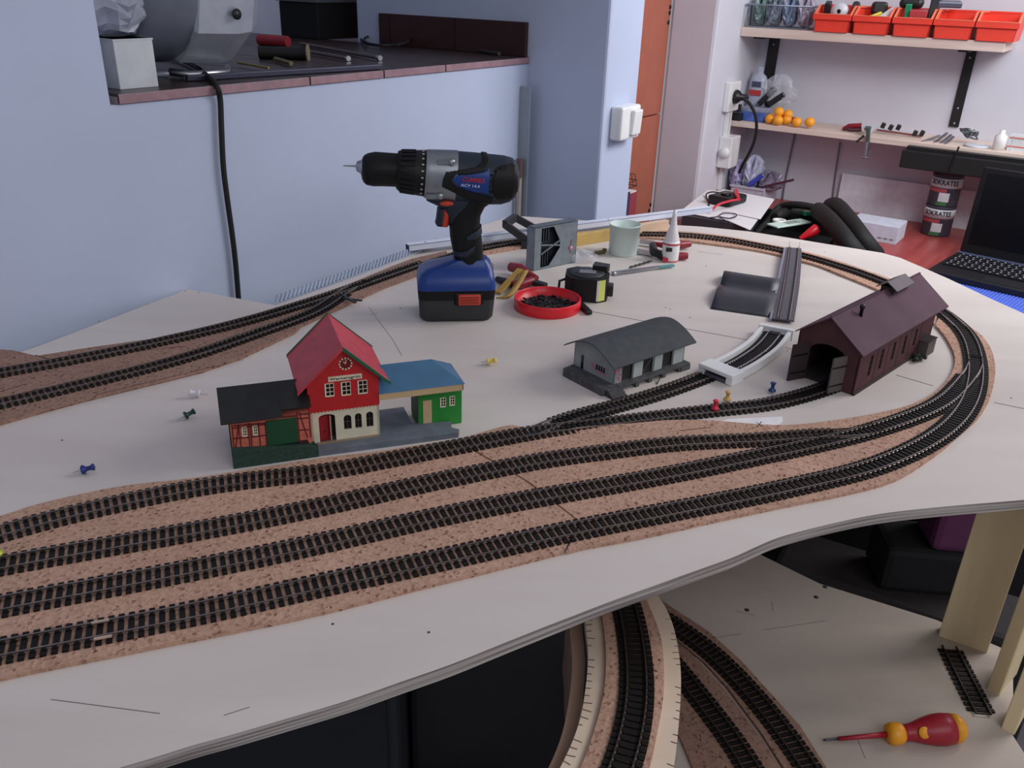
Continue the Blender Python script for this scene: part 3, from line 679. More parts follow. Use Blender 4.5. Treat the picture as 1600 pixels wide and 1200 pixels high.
# ------------------------------------------------------------------ station
f = Fr(P(365, 733), 69.75)
st = thing('station_building', 'model railway station with red gabled house, half-timbered shed and blue canopy', 'model building', f.o, f.rot)
GRN = mat('dark_green', (40, 66, 56), .8, var=.25, scale=300, bump=.5, bscale=900); PLAT = mat('platform_grey', (104, 112, 124), .7, var=.12, scale=70)
SRED = mat('station_red', (196, 34, 40), .55, var=.06, scale=60); SROOF = mat('roof_red', (190, 62, 74), .5, var=.12, scale=50)
TRIM = mat('trim_green', (22, 96, 66), .5); CREAM = mat('cream_wall', (222, 216, 190), .7, var=.05, scale=80)
CREAMW = mat('cream_window', (236, 226, 200), .6); PANE = mat('dark_pane', (18, 18, 20), .2); BRK = mat('salmon_brick', (206, 112, 92), .8, var=.15, scale=400)
BEAM = mat('timber_red', (104, 26, 30), .7); RBLK = mat('roof_black', (24, 24, 25), .45, var=.3, scale=60); RBLU = mat('roof_blue', (62, 106, 140), .5, var=.07, scale=60)
FASC = mat('fascia_tan', (206, 178, 136), .6); GBR = mat('bright_green', (40, 138, 52), .55, var=.06); DGRN = mat('door_green', (26, 78, 48), .5)
X, Z = f.xz, None
xr = f.xz(716, 683, 0)[0]
MB().prism([(0, 0), (.0845, .0005), (.0785, .010), (.0785, .07), (.0, .07)], 0, [.0205, .0120, .0175, .0175, .0205], mi=0).build('green_base', GRN, st, bevel=.0006)
MB().prism([(.0815, .001), (xr, -.001), (xr+.003, .006), (xr-.004, .012), (xr-.001, .026), (.19, .034), (.19, .075), (.083, .075)], .0, .0062).build('platform', PLAT, st, bevel=.0008)
# --- house
hy = .018
xl, z_ = f.xz(487, 691, hy); xR, _ = f.xz(594, 678, hy)
zf_ = f.xz(540, 637, hy)[1]; ze = f.xz(594, 583, hy)[1]; xa, za_ = f.xz(539.5, 541, .010)
hb = .098
# cream ground floor with openings cut as a plate of wall pieces
def archpts(x0, x1, z0, z1, n=7):
    r = (x1-x0)/2; c = (x0+x1)/2; zc = z1-r
    return [(x0, z0)]+[(c-r*math.cos(PI*k/n), zc+r*math.sin(PI*k/n)) for k in range(n+1)]+[(x1, z0)]
ops = [(500, 526, 686, 647, .55), (538, 550, 671, 648, 1), (555.5, 566, 669, 645.5, 1), (573, 584, 667, 643, 1)]
W_ = []
for a, b_, zb_, zt, k in ops:
    x0_, q0 = f.xz((a+b_)/2, zb_, hy); x1_, q1 = f.xz((a+b_)/2, zt, hy)
    hw = (f.xz(b_, zt, hy)[0]-f.xz(a, zt, hy)[0])/2; W_.append((x0_-hw, x0_+hw, q0, q1))
mb = MB(); cur = xl; zb0 = .006; z2_ = zf_+.001
for i, (x0_, x1_, q0, q1) in enumerate(W_):
    mb.box(cur, x0_, hy, hy+.003, zb0, z2_)
    mb.box(x0_, x1_, hy, hy+.003, zb0, max(q0, zb0+.0005)) if i else None
    n = 8; c = (x0_+x1_)/2; r = (x1_-x0_)/2; rh = r if i else r*.42
    poly = [(x0_, z2_), (x0_, q1-rh)]+[(c-r*math.cos(PI*k/n), q1-rh+rh*math.sin(PI*k/n)) for k in range(n+1)]+[(x1_, z2_)]
    mb.prism(poly, hy, hy+.003, 'XZ'); cur = x1_
mb.box(cur, xR, hy, hy+.003, zb0, z2_)
mb.box(xl, xl+.003, hy, hb, zb0, z2_); mb.box(xR-.003, xR, hy, hb, zb0, z2_); mb.box(xl, xR, hb-.003, hb, zb0, z2_)
mb.build('ground_floor_wall', CREAM, st)
MB().box(xl+.003, xR-.003, hy+.012, hy+.013, zb0, z2_).build('inner_wall', mat('inner_dark', (48, 44, 42), .8), st)
for i, (x0_, x1_, q0, q1) in enumerate(W_[1:]):
    o = MB().box(x0_-.0003, x1_+.0003, hy+.0022, hy+.0028, q0, q1).build('window', PANE, st)
    MB().box((x0_+x1_)/2-.0002, (x0_+x1_)/2+.0002, hy+.0016, hy+.0022, q0, q1).box(x0_, x1_, hy+.0016, hy+.0022, (q0+q1)/2-.0002, (q0+q1)/2+.0002).build('glazing_bar', mat('bar_grey', (90, 88, 84), .6), o)
x0_, x1_, q0, q1 = W_[0]
dd = MB().box(0, .0105, 0, .0008, 0, q1-zb0-.003).build('door', mat('door_red', (150, 28, 38), .5), st, loc=(x0_+.0006, hy+.001, zb0), rotz=.35)
MB().box(.0045, .0058, -.0005, 0, .011, .0125).build('door_handle', BLACK, dd)
MB().box(x0_+.0112, x0_+.0126, hy+.001, hy+.004, zb0, q1-.003).build('door_edge', mat('door_edge', (206, 140, 120), .6), st)
stp = MB().box(xl+.006, xR-.002, hy-.004, hy, .006, .0072); stp.build('door_step', mat('step_tan', (150, 130, 112), .7), st)
# red upper storey: gable wall
xm = (xl+xR)/2; zg = za_-.003
zr = lambda x: zg-(abs(x-xm))*(zg-ze)/((xR-xl)/2)
gp = [(xl-.0005, zf_), (xR+.0005, zf_), (xR+.0005, ze), (xm, zg), (xl-.0005, ze)]
mb = MB().prism(gp, hy-.0012, hy+.0018, 'XZ').prism(gp, hb-.001, hb+.001, 'XZ')
mb.box(xl-.0005, xl+.002, hy, hb, zf_, ze); mb.box(xR-.002, xR+.0005, hy, hb, zf_, ze); mb.build('upper_wall', SRED, st)
mb = MB(); n = 20
for k in range(n):
    xa0 = xl+(xR-xl)*k/n; xb0 = xl+(xR-xl)*(k+1)/n
    mb.prism([(xa0, zf_+.0002), (xb0, zf_+.0002), ((xa0+xb0)/2, zf_-.0014)], hy-.0016, hy-.0008, 'XZ')
mb.build('fringe_boards', SRED, st)
# windows upstairs
def cross_window(px0, px1, py0, py1, parent, y, nm='window', cols=2, rows=2, m=CREAMW, frame=None):
    x0_, q1 = f.xz(px0, py0, y); x1_, _ = f.xz(px1, py0, y); _, q0 = f.xz((px0+px1)/2, py1, y); q1 = f.xz((px0+px1)/2, py0, y)[1]
    o = MB().box(x0_, x1_, y-.0006, y, q0, q1).build(nm, PANE, parent)
    t_ = .0006; mb = MB().box(x0_-t_*1.6, x0_+t_*.6, y-.0014, y, q0-t_, q1+t_*.3).box(x1_-t_*.6, x1_+t_*.3, y-.0012, y, q0, q1).box(x0_, x1_, y-.0014, y, q0-t_*1.5, q0+t_*.7).box(x0_, x1_, y-.0012, y, q1-t_*.5, q1+t_*.3)
    for k in range(1, cols): xx = x0_+(x1_-x0_)*k/cols; mb.box(xx-t_*.5, xx+t_*.5, y-.0011, y, q0, q1)
    for k in range(1, rows): zz_ = q0+(q1-q0)*k/rows; mb.box(x0_, x1_, y-.0011, y, zz_-t_*.5, zz_+t_*.5)
    mb.build('window_frame', m, o); return o
for a, b_, c, d in ((508, 521, 599, 618), (533.5, 547, 596.5, 616), (559.5, 573, 594, 613.5)): cross_window(a, b_, c, d, st, hy-.0012, cols=2, rows=3)
# clock
cx, cz = f.xz(539.5, 567.5, hy-.0012); ck = MB().lathe([(0, 0), (.0056, 0), (.0056, .0006), (0, .0006)], (0, 0, 0), 'Y', 24).build('clock', mat('clock_face', (128, 30, 36), .5), st, loc=(cx, hy-.0020, cz))
mb = MB()
for k in range(12):
    a = k*PI/6; mb.obox((math.sin(a)*.0061, -.0004, math.cos(a)*.0061), .0016, .0012, .0016, 0, ('Y', a))
mb.build('hour_marks', CREAMW, ck)
MB().beam((0, -.0006, 0), (.0009, -.0006, .0042), .0006, .0006, up=(0, 1, 0)).beam((0, -.0006, 0), (-.002, -.0006, .0022), .0007, .0006, up=(0, 1, 0)).build('clock_hand', CREAMW, ck)
# name board
sx, sz = f.xz(539, 589.5, hy-.0012); s_w = f.xz(565, 586, hy)[0]-f.xz(512.5, 592, hy)[0]
sg = MB().box(-s_w/2, s_w/2, -.0007, .0007, -.0026, .0026).build('name_board', CREAMW, st, loc=(sx, hy-.0020, sz))
text('lettering', 'Wernersgrün', .0042, sg, (0, -.00085, 0), (PI/2, 0, 0), mat('sign_ink', (40, 30, 30), .6), .0001, s_w*.92, bold=.00006)
# roof: two slopes, each a slab; green barge boards
fe = f.xz(609, 587.5, .008); yl, yb = .008, .104
xeR = fe[0]; xeL = 2*xm-xeR; slope = (zg-ze)/((xR-xl)/2); zt_ = zg+.0035; zeR = zt_-slope*(xeR-xm)
for sgn in (-1, 1):
    xe = xm+sgn*(xeR-xm)
    MB().prism([(xm, zt_), (xe, zeR), (xe, zeR-.0016), (xm, zt_-.0022)], yl, yb, 'XZ').build('roof_slope', SROOF, st)
    MB().prism([(xm, zt_+.0006), (xe+sgn*.0006, zeR+.0002), (xe+sgn*.0006, zeR-.0032), (xm, zt_-.0036)], yl-.0016, yl, 'XZ').build('barge_board', TRIM if sgn > 0 else SROOF, st)
    MB().prism([(xm, zt_+.0012), (xe+sgn*.0006, zeR+.0010), (xe+sgn*.0006, zeR-.0026), (xm, zt_-.0030)], yb, yb+.0016, 'XZ').build('barge_board', TRIM, st)
# --- half timbered wing
wy = .008; wl, wr = .0015, xl
zb_ = .0170; zt2 = .0470
MB().box(wl, wr, wy, wy+.062, zb_-.0165+.017, zt2).build('wing_wall', BRK, st)
def bm(pa, pb, wd=.0011, m=BEAM, nm='timber', y=wy):
    a, za0 = f.xz(*pa, y); b_, zb1 = f.xz(*pb, y)
    return MB().beam((a, y-.0003, za0), (b_, y-.0003, zb1), wd, .0008, up=(0, 1, 0)).build(nm, m, st)
cv = lambda x, y: (330+x/9.41, 640+y/9.41)
for a, c in (((305, 230), (340, 600)), ((400, 220), (360, 590)), ((400, 240), (450, 590)), ((545, 200), (572, 575)), ((575, 200), (603, 570)), ((690, 190), (728, 560)), ((790, 190), (820, 550)), ((310, 275), (800, 215)), ((320, 425), (560, 405)), ((590, 400), (800, 375)), ((325, 240), (790, 195))):
    bm(cv(*a), cv(*c))
for a, c in (((1260, 20), (1300, 480)), ((1435, 0), (1475, 520)), ((1290, 70), (1440, 60)), ((1270, 130), (1430, 120)), ((1290, 300), (1440, 290)), ((1300, 480), (1470, 465)), ((1290, 40), (1440, 470)), ((1050, 110), (1250, 90))): bm(cv(*a), cv(*c))
f_ = f
for a, b_, c, d in ((378.5, 384.5, 667, 680.5), (395.5, 401.5, 665, 678.5)): cross_window(a, b_, c, d, st, wy-.0004, cols=2, rows=3)
g0, gz0 = f.xz(*cv(835, 530), wy); g1, gz1 = f.xz(*cv(1285, 470), wy); gt = f.xz(*cv(1260, 105), wy)[1]
MB().box(g0, g1, wy-.0013, wy, gz0, gt).build('sliding_door', DGRN, st, bevel=.0002)
MB().prism([(wr-.002, .011), (wr+.0005, .011), (wr+.0005, .02), (wr-.006, .02)], wy-.001, wy+.003, 'XZ').build('wall_foot', BRK, st)
er, ezr = f.xz(345, 663, -.002); rl, rz_ = f.xz(338, 606, .036); em = f.xz(441.6, 652, -.002)[0]
bk = (rz_-ezr)
ex2 = xl+.004
MB().prism([(-.002, ezr), (.036, rz_), (.074, ezr), (.074, ezr-.0015), (.036, rz_-.0018), (-.002, ezr-.0015)], rl, em, 'YZ').build('black_roof', RBLK, st, bevel=.0003)
MB().prism([(.0045, ezr+.0045), (.036, rz_), (.074, ezr), (.074, ezr-.0015), (.036, rz_-.0018), (.0045, ezr+.003)], em, xl+.001, 'YZ').build('black_roof', RBLK, st)
MB().prism([(wy+.001, zt2-.001), (.036, rz_-.002), (.068, zt2-.001)], wl, wl+.001, 'YZ').build('wing_gable', BRK, st)
# --- canopy
cyf = .014
ax, az1 = f.xz(727, 600, cyf); _, az0 = f.xz(725.6, 609.5, cyf); c0x = xR
cb2 = .070; rzc = az1+.021; rxr = ax-.030
vs = [(c0x, cyf, az1), (ax, cyf, az1), (ax, cb2, az1), (c0x, cb2, az1), (c0x, (cyf+cb2)/2, rzc), (rxr, (cyf+cb2)/2, rzc)]
MB().add(vs, [(0, 1, 5, 4), (1, 2, 5), (2, 3, 4, 5), (0, 4, 3), (0, 3, 2, 1)]).build('canopy_roof', RBLU, st, bevel=.0004)
mb = MB().box(c0x, ax-.0015, cyf+.001, cyf+.0026, az0, az1-.0002).box(ax-.0030, ax-.0015, cyf+.001, cb2-.001, az0, az1-.0002).box(c0x, ax-.0015, cb2-.0026, cb2-.001, az0, az1-.0002)
n = 34
for k in range(n):
    xa0 = c0x+(ax-.0015-c0x)*k/n; xb0 = c0x+(ax-.0015-c0x)*(k+1)/n
    mb.prism([(xa0, az0), (xb0, az0), ((xa0+xb0)/2, az0-.0009)], cyf+.001, cyf+.002, 'XZ')
mb.build('fascia', FASC, st)
gy = .030; gx0, _ = f.xz(654, 640, gy); gx1, _ = f.xz(721.5, 640, gy)
MB().box(gx0, gx1, gy, gy+.034, .0003, az0+.001).build('green_kiosk', GBR, st, bevel=.0003)
mb = MB().box(gx0-.0004, gx0, gy, gy+.034, .006, az0).build('kiosk_side', mat('kiosk_side', (70, 92, 84), .7), st)
a0, q0 = f.xz(661, 651, gy); a1, q1 = f.xz(675, 624.5, gy)
MB().box(a0, a1-.0006, gy-.0008, gy, .0063, q1).build('kiosk_door', FASC, st)
for a, b_, c, d in ((688.5, 696, 621.5, 634.5), (703, 710, 619, 632)): cross_window(a, b_, c, d, st, gy-.0002, cols=2, rows=3)

# ------------------------------------------------------------------ goods shed
g = Fr((.1087, .9222), 51.0); f = g
GW = mat('shed_wall', (150, 156, 156), .75, var=.1, scale=60); GB = mat('shed_base', (78, 78, 80), .85, var=.25, scale=120, bump=.5, bscale=700)
GR = mat('shed_roof', (64, 68, 72), .8, var=.12, scale=90, bump=.3, bscale=900); GPK = mat('pink_paint', (214, 110, 140), .6)
gs = thing('goods_shed', 'grey model goods shed with curved roof and sliding doors', 'model building', g.o, g.rot)
MB().prism([(0, .002), (.003, 0), (.0225, -.001), (.0225, .077), (.002, .0745), (0, .070)], 0, .0092).build('stone_base', GB, gs, bevel=.0012)
MB().box(.0225, .151, -.0055, .078, .0062, .0092).build('loading_platform', GB, gs, bevel=.0006)
for x_ in (.052, .075, .100, .130): MB().box(x_, x_+.006, -.005, .0, 0, .0062).build('platform_leg', GB, gs)
MB().box(.134, .151, -.006, .01, 0, .006).build('platform_leg', GB, gs)
mb = MB()
for k in range(4): mb.box(.004+.0, .0225+.004, -.0035-.0028*k-.0028, -.001, 0, .0085-.002*k)
mb.build('steps', GB, gs)
wx0, wx1, wy0, wy1 = .0216, .147, .0034, .0762; we = .037
def arcz(y, y0=-.0061, y1=.0835, ze_=.0365, hp=.0185):
    u_ = (y-y0)/(y1-y0); return ze_+hp*(1-abs(2*u_-1)**1.7)
ya = [wy0+(wy1-wy0)*k/14 for k in range(15)]
poly = [(wy0, .0092)]+[(y, arcz(y)-.0018) for y in ya]+[(wy1, .0092)]
MB().prism(poly, wx0, wx0+.0015, 'YZ').prism(poly, wx1-.0015, wx1, 'YZ').box(wx0, wx1, wy1-.0015, wy1, .0092, .0355).build('end_walls', GW, gs)
yr = [-.0061+(.0896)*k/20 for k in range(21)]
top = [(y, arcz(y)) for y in yr]; bot = [(y, arcz(y)-.0013) for y in reversed(yr)]
MB().prism(top+bot, .0092, .157, 'YZ').build('curved_roof', GR, gs)
MB().box(wx0+.002, wx1-.002, wy0+.006, wy0+.0065, .0092, .036).build('dark_interior', mat('shed_inside', (40, 38, 38), .9), gs)
opx = [(974, 993), (1008, 1026), (1041, 1057)]
segs = []
for a, b_ in opx: segs.append((g.xz(a, 575, wy0)[0], g.xz(b_, 570, wy0)[0]))
segs = [(wx0+.0125, wx0+.031), (wx0+.048, wx0+.067), (wx0+.084, wx0+.103)]
mb = MB(); cur = wx0
for a, b_ in segs: mb.box(cur, a, wy0, wy0+.0015, .0092, .038); cur = b_
mb.box(cur, wx1, wy0, wy0+.0015, .0092, .038); mb.build('front_wall', GW, gs)
LGW = mat('shed_door', (176, 184, 184), .6)
for a, b_ in ((wx0+.0315, wx0+.0475), (wx0+.0685, wx0+.083), (wx0+.1035, wx0+.121)):
    MB().box(a, b_, wy0-.0014, wy0-.0002, .0098, .0365).build('sliding_door', LGW, gs, bevel=.0002)
for a, b_ in segs:
    mb = MB()
    for k in range(6): xx = a+(b_-a)*(k+.5)/6; mb.box(xx-.0012, xx+.0012, wy0+.0030, wy0+.0036, .0092, .036)
    mb.build('inner_boards', mat('inner_board', (60, 56, 56), .8), gs)
MB().beam((wx0+.049, wy0+.001, .012), (wx0+.066, wy0+.001, .030), .0014, .001, up=(0, 1, 0)).build('brace', GB, gs)
MB().box(wx0-.0005, wx0, .0585, .0625, .0092, .0275).build('end_door', PANE, gs)
o = MB().box(wx0-.0004, wx0, .019, .036, .0175, .0245).build('end_window', PANE, gs)
mb = MB()
for k in range(5): yy = .019+.017*k/4; mb.box(wx0-.0009, wx0-.0002, yy-.0004, yy+.0004, .0175, .0245)
mb.build('window_bar', GW, o)
MB().box(wx0-.001, wx0-.0002, .017, .038, .0164, .0174).build('pink_sill', GPK, gs)
mb = MB(); random.seed(3)
for k in range(26):
    a = random.uniform(wx0+.001, wx0+.0115); zz_ = random.uniform(.010, .032); mb.obox((a, wy0-.0003, zz_), .0022, .0004, .0012, 0, ('Y', random.uniform(-1, 1)))
for k in range(10): mb.obox((wx0-.0003, random.uniform(.037, .044), random.uniform(.018, .027)), .0004, .002, .0012, 0, ('X', random.uniform(-1, 1)))
mb.build('graffiti_strokes', GPK, gs)
MB().beam((.098, -.005, .006), (.080, -.014, .0005), .001, .001).build('loose_rod', BLACK, gs)

# ------------------------------------------------------------------ engine shed
e = Fr((.4183, .9485), 44.4)
EB = mat('shed_brown', (82, 54, 58), .75, var=.1, scale=40, spec=.15); ER = mat('engine_roof', (92, 68, 80), .7, spec=.15, var=.12, scale=18); EDK = mat('shed_dark', (52, 38, 40), .8, var=.1)
es_ = thing('engine_shed', 'dark brown model engine shed with open doors and a roof vent', 'model building', e.o, e.rot)
eyR, eyL, erY = -.0043, .0860, .0440; ezR, ezL, erZ = .055, .0605, .091
def rz(y): return ezR+(erZ-ezR)*(y-eyR)/(erY-eyR) if y < erY else erZ+(ezL-erZ)*(y-erY)/(eyL-erY)
wL = .082
# near long wall with five arched windows
wins = []
for px, yt, yb_ in ((1361, 557, 586), (1378, 547, 575), (1397, 536, 561), (1414, 526, 552), (1431, 515, 539)):
    a, q1 = e.xz(px, yt, 0); a2, q0 = e.xz(px-2, yb_, 0); wins.append(((a+a2)/2, q0, q1))
wins = [(.036+.0315*k, .0145, .036) for k in range(5)] if wins[0][0] < 0 else wins
mb = MB(); cur = 0; hw = .0042; xe_ = .232
for x_, q0, q1 in wins:
    mb.box(cur, x_-hw, 0, .003, 0, .0515); mb.box(x_-hw, x_+hw, 0, .003, 0, q0); mb.box(x_-hw, x_+hw, 0, .003, q1, .0515); cur = x_+hw
mb.box(cur, xe_, 0, .003, 0, .0515); mb.build('long_wall', EB, es_)
for x_, q0, q1 in wins:
    o = MB().box(x_-hw, x_+hw, .0016, .0022, q0, q1).build('window', PANE, es_)
    mb = MB().box(x_-.0004, x_+.0004, .001, .0016, q0, q1)
    for k in range(1, 4): mb.box(x_-hw, x_+hw, .001, .0016, q0+(q1-q0)*k/4-.0003, q0+(q1-q0)*k/4+.0003)
    mb.build('glazing_bar', EDK, o)
for x_ in [0]+[(wins[i][0]+wins[i+1][0])/2 for i in range(4)]+[wins[4][0]+.016]:
    MB().box(x_-.0005 if x_ else 0, x_+.004, -.0004, 0, 0, .0515).build('pilaster', EB, es_)
MB().box(-.0005, xe_+.0005, -.002, 0, 0, .0035).build('plinth', EDK, es_)
MB().box(.0, xe_, wL-.003, wL, 0, .059).build('far_wall', EB, es_)
# far end wall and front wall with arched gate
mb = MB().prism([(0, 0), (wL, 0), (wL, rz(wL)-.002), (erY, erZ-.002), (0, rz(0)-.002)], xe_-.003, xe_, 'YZ'); mb.build('rear_wall', EB, es_)
gl, gr = .0165, .0655; n = 12; c = (gl+gr)/2; r = (gr-gl)/2
arch = [(gl, 0), (gl, .040)]+[(c-r*math.cos(PI*k/n), .040+.014*math.sin(PI*k/n)) for k in range(1, n)]+[(gr, .040), (gr, 0)]
poly = [(0, 0)]+arch+[(wL, 0), (wL, rz(wL)-.002), (erY, erZ-.002), (0, rz(0)-.002)]
MB().prism(poly, 0.0, .003, 'YZ').build('front_wall', EB, es_)
MB().box(.003, xe_-.003, .003, wL-.003, .0002, .0006).build('floor_plate', mat('shed_floor', (70, 64, 64), .8), es_)
for (y0_, z0_, y1_, z1_) in ((eyR, ezR, erY, erZ), (erY, erZ, eyL, ezL)):
    MB().prism([(y0_, z0_), (y1_, z1_), (y1_, z1_-.0016), (y0_, z0_-.0016)], -.004, .264, 'YZ').build('roof_slope', ER, es_)
MB().beam((-.004, erY, erZ+.0003), (.264, erY, erZ+.0003), .0025, .0012).build('ridge', ER, es_)
# doors swung open
MB().box(-.0005, .0, -.0, 0, 0, 0)
d1 = MB().box(-.026, 0, -.0012, .0012, .001, .050).build('gate_leaf', EDK, es_, loc=(0, gr+.001, 0), rotz=-.35)
d2 = MB().box(-.023, 0, -.0012, .0012, .001, .048).build('gate_leaf', mat('gate_grey', (92, 84, 82), .7), es_, loc=(0, gl-.0005, 0), rotz=-.30)
for d_, L in ((d1, .026), (d2, .023)):
    for zz_ in (.010, .034): MB().box(-L, 0, -.0018, -.0012, zz_, zz_+.002).build('strap', BLACK, d_)
# roof vent and flue
vx0 = .150; 
vp0, vp1 = .156, .204
o = MB().box(vp0, vp1, erY-.009, erY+.009, .0775, .094).build('vent_body', EDK, es_)
for sg_ in (-1, 1):
    MB().prism([(erY, .1020), (erY+sg_*.0145, .0925), (erY+sg_*.0145, .0912), (erY, .1005)], vp0-.004, vp1+.004, 'YZ').build('vent_roof', mat('vent_roof', (92, 80, 86), .6), o)
MB().lathe([(0, 0), (.0022, 0), (.0022, .012), (.0034, .0125), (.0034, .016), (0, .0175)], (.054, erY-.012, .080), 'Z', 12).build('flue', BLACK, es_)
# annex with debris at the rear corner
MB().box(xe_-.040, xe_-.012, -.013, -.0005, 0, .022).build('annex', mat('annex', (88, 78, 76), .8), es_, bevel=.0005)
MB().prism([(xe_-.042, .022), (xe_-.010, .022), (xe_-.026, .028)], -.014, 0, 'XZ').build('annex_roof', EDK, es_)
mb = MB()
for k in range(12): mb.obox((xe_-.058+random.uniform(-.01, .012), -.010+random.uniform(-.006, .006), .003+random.uniform(0, .004)), .007, .005, .004, random.random()*3, ('X', random.random()))
o = mb.build('coal_heap', mat('coal', (44, 46, 46), .8), es_)
f = e

# ------------------------------------------------------------------ cordless drill
random.seed(11)
d = Fr(P(655, 505), 82.2); f = d
dr = thing('cordless_drill', 'blue and black cordless drill standing upright on its battery', 'drill', d.o, d.rot)
DY = .033
DBLU = mat('drill_blue', (22, 40, 88), .35, var=.05); DBLK = mat('drill_black', (12, 12, 14), .5, var=.1, spec=.3); DSIL = mat('drill_silver', (140, 146, 152), .38, .7, var=.08)
DGRY = mat('battery_grey', (44, 46, 50), .55, var=.08); DORG = mat('drill_orange', (196, 62, 44), .45); DTEAL = mat('drill_dark_blue', (22, 36, 52), .5); DVIV = mat('drill_vivid_blue', (18, 56, 130), .35)
def dl(px, py, y=DY): a, b_ = d.xz(px, py, y); return Vector((a, y, b_))
ax0, ax1 = dl(560, 259), dl(806, 281)
AX = (ax1-ax0).normalized(); UP = Vector((-AX.z, 0, AX.x)); SD = Vector((0, 1, 0))
PXM = (ax1-ax0).length/247
def ell(cx_px, top, bot, hw, n=40, pw=2.4, pyc=None):
    """ring across the axis at pixel column cx, from top to bottom pixel rows, half width hw (m)"""
    c = dl(cx_px, (top+bot)/2); hh = (bot-top)/2*PXM*1.02; ring = []
    for k in range(n):
        a = 2*PI*k/n; ca, sa = math.cos(a), math.sin(a)
        ring.append(c+SD*hw*math.copysign(abs(ca)**(2/pw), ca)+UP*hh*math.copysign(abs(sa)**(2/pw), sa))
    return ring
def circ(l, n=40): return [ell(x, t, b_, (b_-t)/2*PXM, n, 2) for x, t, b_ in l]
MB().loft(circ([(566, 246, 278), (569, 243, 284), (574, 240.5, 288), (585, 238.5, 290), (600, 239.5, 290), (622, 241, 291)])).build('chuck', DBLK, dr)
o = MB().loft(circ([(620, 238, 293), (624, 236, 297), (630, 236, 300), (664, 236, 306), (667, 239, 304)])).build('torque_ring', DBLK, dr)
mb = MB()
for k in range(24):
    a = 2*PI*k/24; c = dl(640, 268.5); R = 32.2*PXM; nrm = SD*math.cos(a)+UP*math.sin(a)
    mb.beam(c-AX*14*PXM+nrm*R, c+AX*8*PXM+nrm*R*1.05, .0035, .002, up=nrm)
mb.build('grip_rib', DBLK, o)
mb = MB()
for k in range(22):
    a = 2*PI*k/22; c = dl(659, 270.5); R = 35.0*PXM; nrm = SD*math.cos(a)+UP*math.sin(a)
    mb.beam(c-AX*1.6*PXM+nrm*R, c+AX*1.6*PXM+nrm*R*1.01, .0016, .001, up=nrm)
mb.build('torque_mark', mat('mark_white', (190, 190, 190), .6), o)
MB().loft(circ([(556, 256, 264), (558, 252, 268), (563, 251, 270), (566, 248, 276), (568, 248, 276)], 12)).build('chuck_jaws', METAL, dr)
MB().loft(circ([(536, 258, 259.6), (559, 258, 261.5)], 8)).build('drill_bit', METAL, dr)
# gear case (silver) and motor housing, surfaces coloured by separate shells
def shell(stations, name, m, test=None, off=0, parent=dr, n=64, sub=5, pw=2.4):
    L = []
    for a, b_ in zip(stations, stations[1:]):
        for k in range(sub): t = k/sub; L.append(tuple(u_+(v_-u_)*t for u_, v_ in zip(a, b_)))
    L.append(stations[-1])
    rings = [ell(x, t-off/PXM, b_+off/PXM, hw+off, n, pw) for x, t, b_, hw in L]
    if test is None: return MB().loft(rings).build(name, m, parent)
    mb = MB(); vs = [p for r in rings for p in r]; fs = []
    for i in range(len(rings)-1):
        for j in range(n):
            k = (j+1) % n; q = (i*n+j, i*n+k, (i+1)*n+k, (i+1)*n+j)
            c = sum((vs[a] for a in q), Vector())/4
            if test((c-ax0).dot(AX)/PXM+560, -(c-ax0).dot(UP)/PXM+259+((c-ax0).dot(AX)/PXM)*0, c.y): fs.append(q)
    mb.add(vs, fs, 0, True); o = mb.build(name, m, parent)
    so_ = o.modifiers.new('solid', 'SOLIDIFY'); so_.thickness = .0012; so_.offset = 1
    return o
case = [(664, 236, 306, .031), (668, 235.5, 309, .0315), (690, 236, 313, .0315), (712, 236.5, 316, .031)]
shell(case, 'gear_case', DSIL)
body = [(704, 237, 314, .0305), (715, 238, 316, .031), (740, 240, 317, .032), (770, 243, 318, .033), (785, 244.5, 318, .0325), (798, 248, 314, .030), (805, 257, 308, .026), (808.5, 268, 298, .018)]
shell(body, 'motor_housing', DTEAL)
# test coordinates: u along the axis in photo pixels (560 = chuck), v downward from the axis
def poly_in(poly):
    def t(u_, v_, y):
        if y > DY: pass
        ins = False; n = len(poly)
        for i in range(n):
            x1, y1 = poly[i]; x2, y2 = poly[(i+1) % n]
            if (y1 > v_) != (y2 > v_) and u_ < (x2-x1)*(v_-y1)/(y2-y1)+x1: ins = not ins
        return ins
    return t
def V(x, y): # picture column/row -> (u, v)
    p = dl(x, y, .002); return ((p-ax0).dot(AX)/PXM+560, -(p-ax0).dot(UP)/PXM+259)
big = [(664, 230), (820, 230), (820, 330), (664, 330)]
band = [V(*p) for p in ((692, 268), (690, 280), (693, 292), (715, 298), (740, 308), (766, 316), (800, 322), (812, 300), (812, 262), (800, 272), (785, 266), (770, 276), (764, 274), (740, 272), (712, 271), (706, 281), (700, 280), (706, 270), (725, 267), (748, 262), (758, 252), (757, 244), (764, 243), (767, 252), (758, 266), (735, 272), (712, 270))]
rub = [V(*p) for p in ((688, 290), (697, 269), (720, 266), (745, 262), (756, 254), (756, 245), (764, 245), (766, 255), (756, 268), (735, 272), (712, 273), (706, 282), (716, 292), (740, 302), (770, 310), (768, 320), (735, 314), (700, 296))]
st2 = [(690, 236, 313, .0315)]+body
shell(st2, 'rubber_band', DBLK, poly_in(rub), .0006, sub=16, n=200)
sidep = [V(*p) for p in ((707, 282), (713, 274), (735, 273), (757, 269), (764, 264), (766, 275), (763, 290), (764, 302), (740, 300), (716, 291))]
shell(st2, 'side_plate', DVIV, poly_in(sidep), .0004, sub=16, n=200)
capp = [V(*p) for p in ((778, 262), (800, 258), (808, 262), (809, 300), (800, 310), (778, 312), (770, 300), (768, 280))]
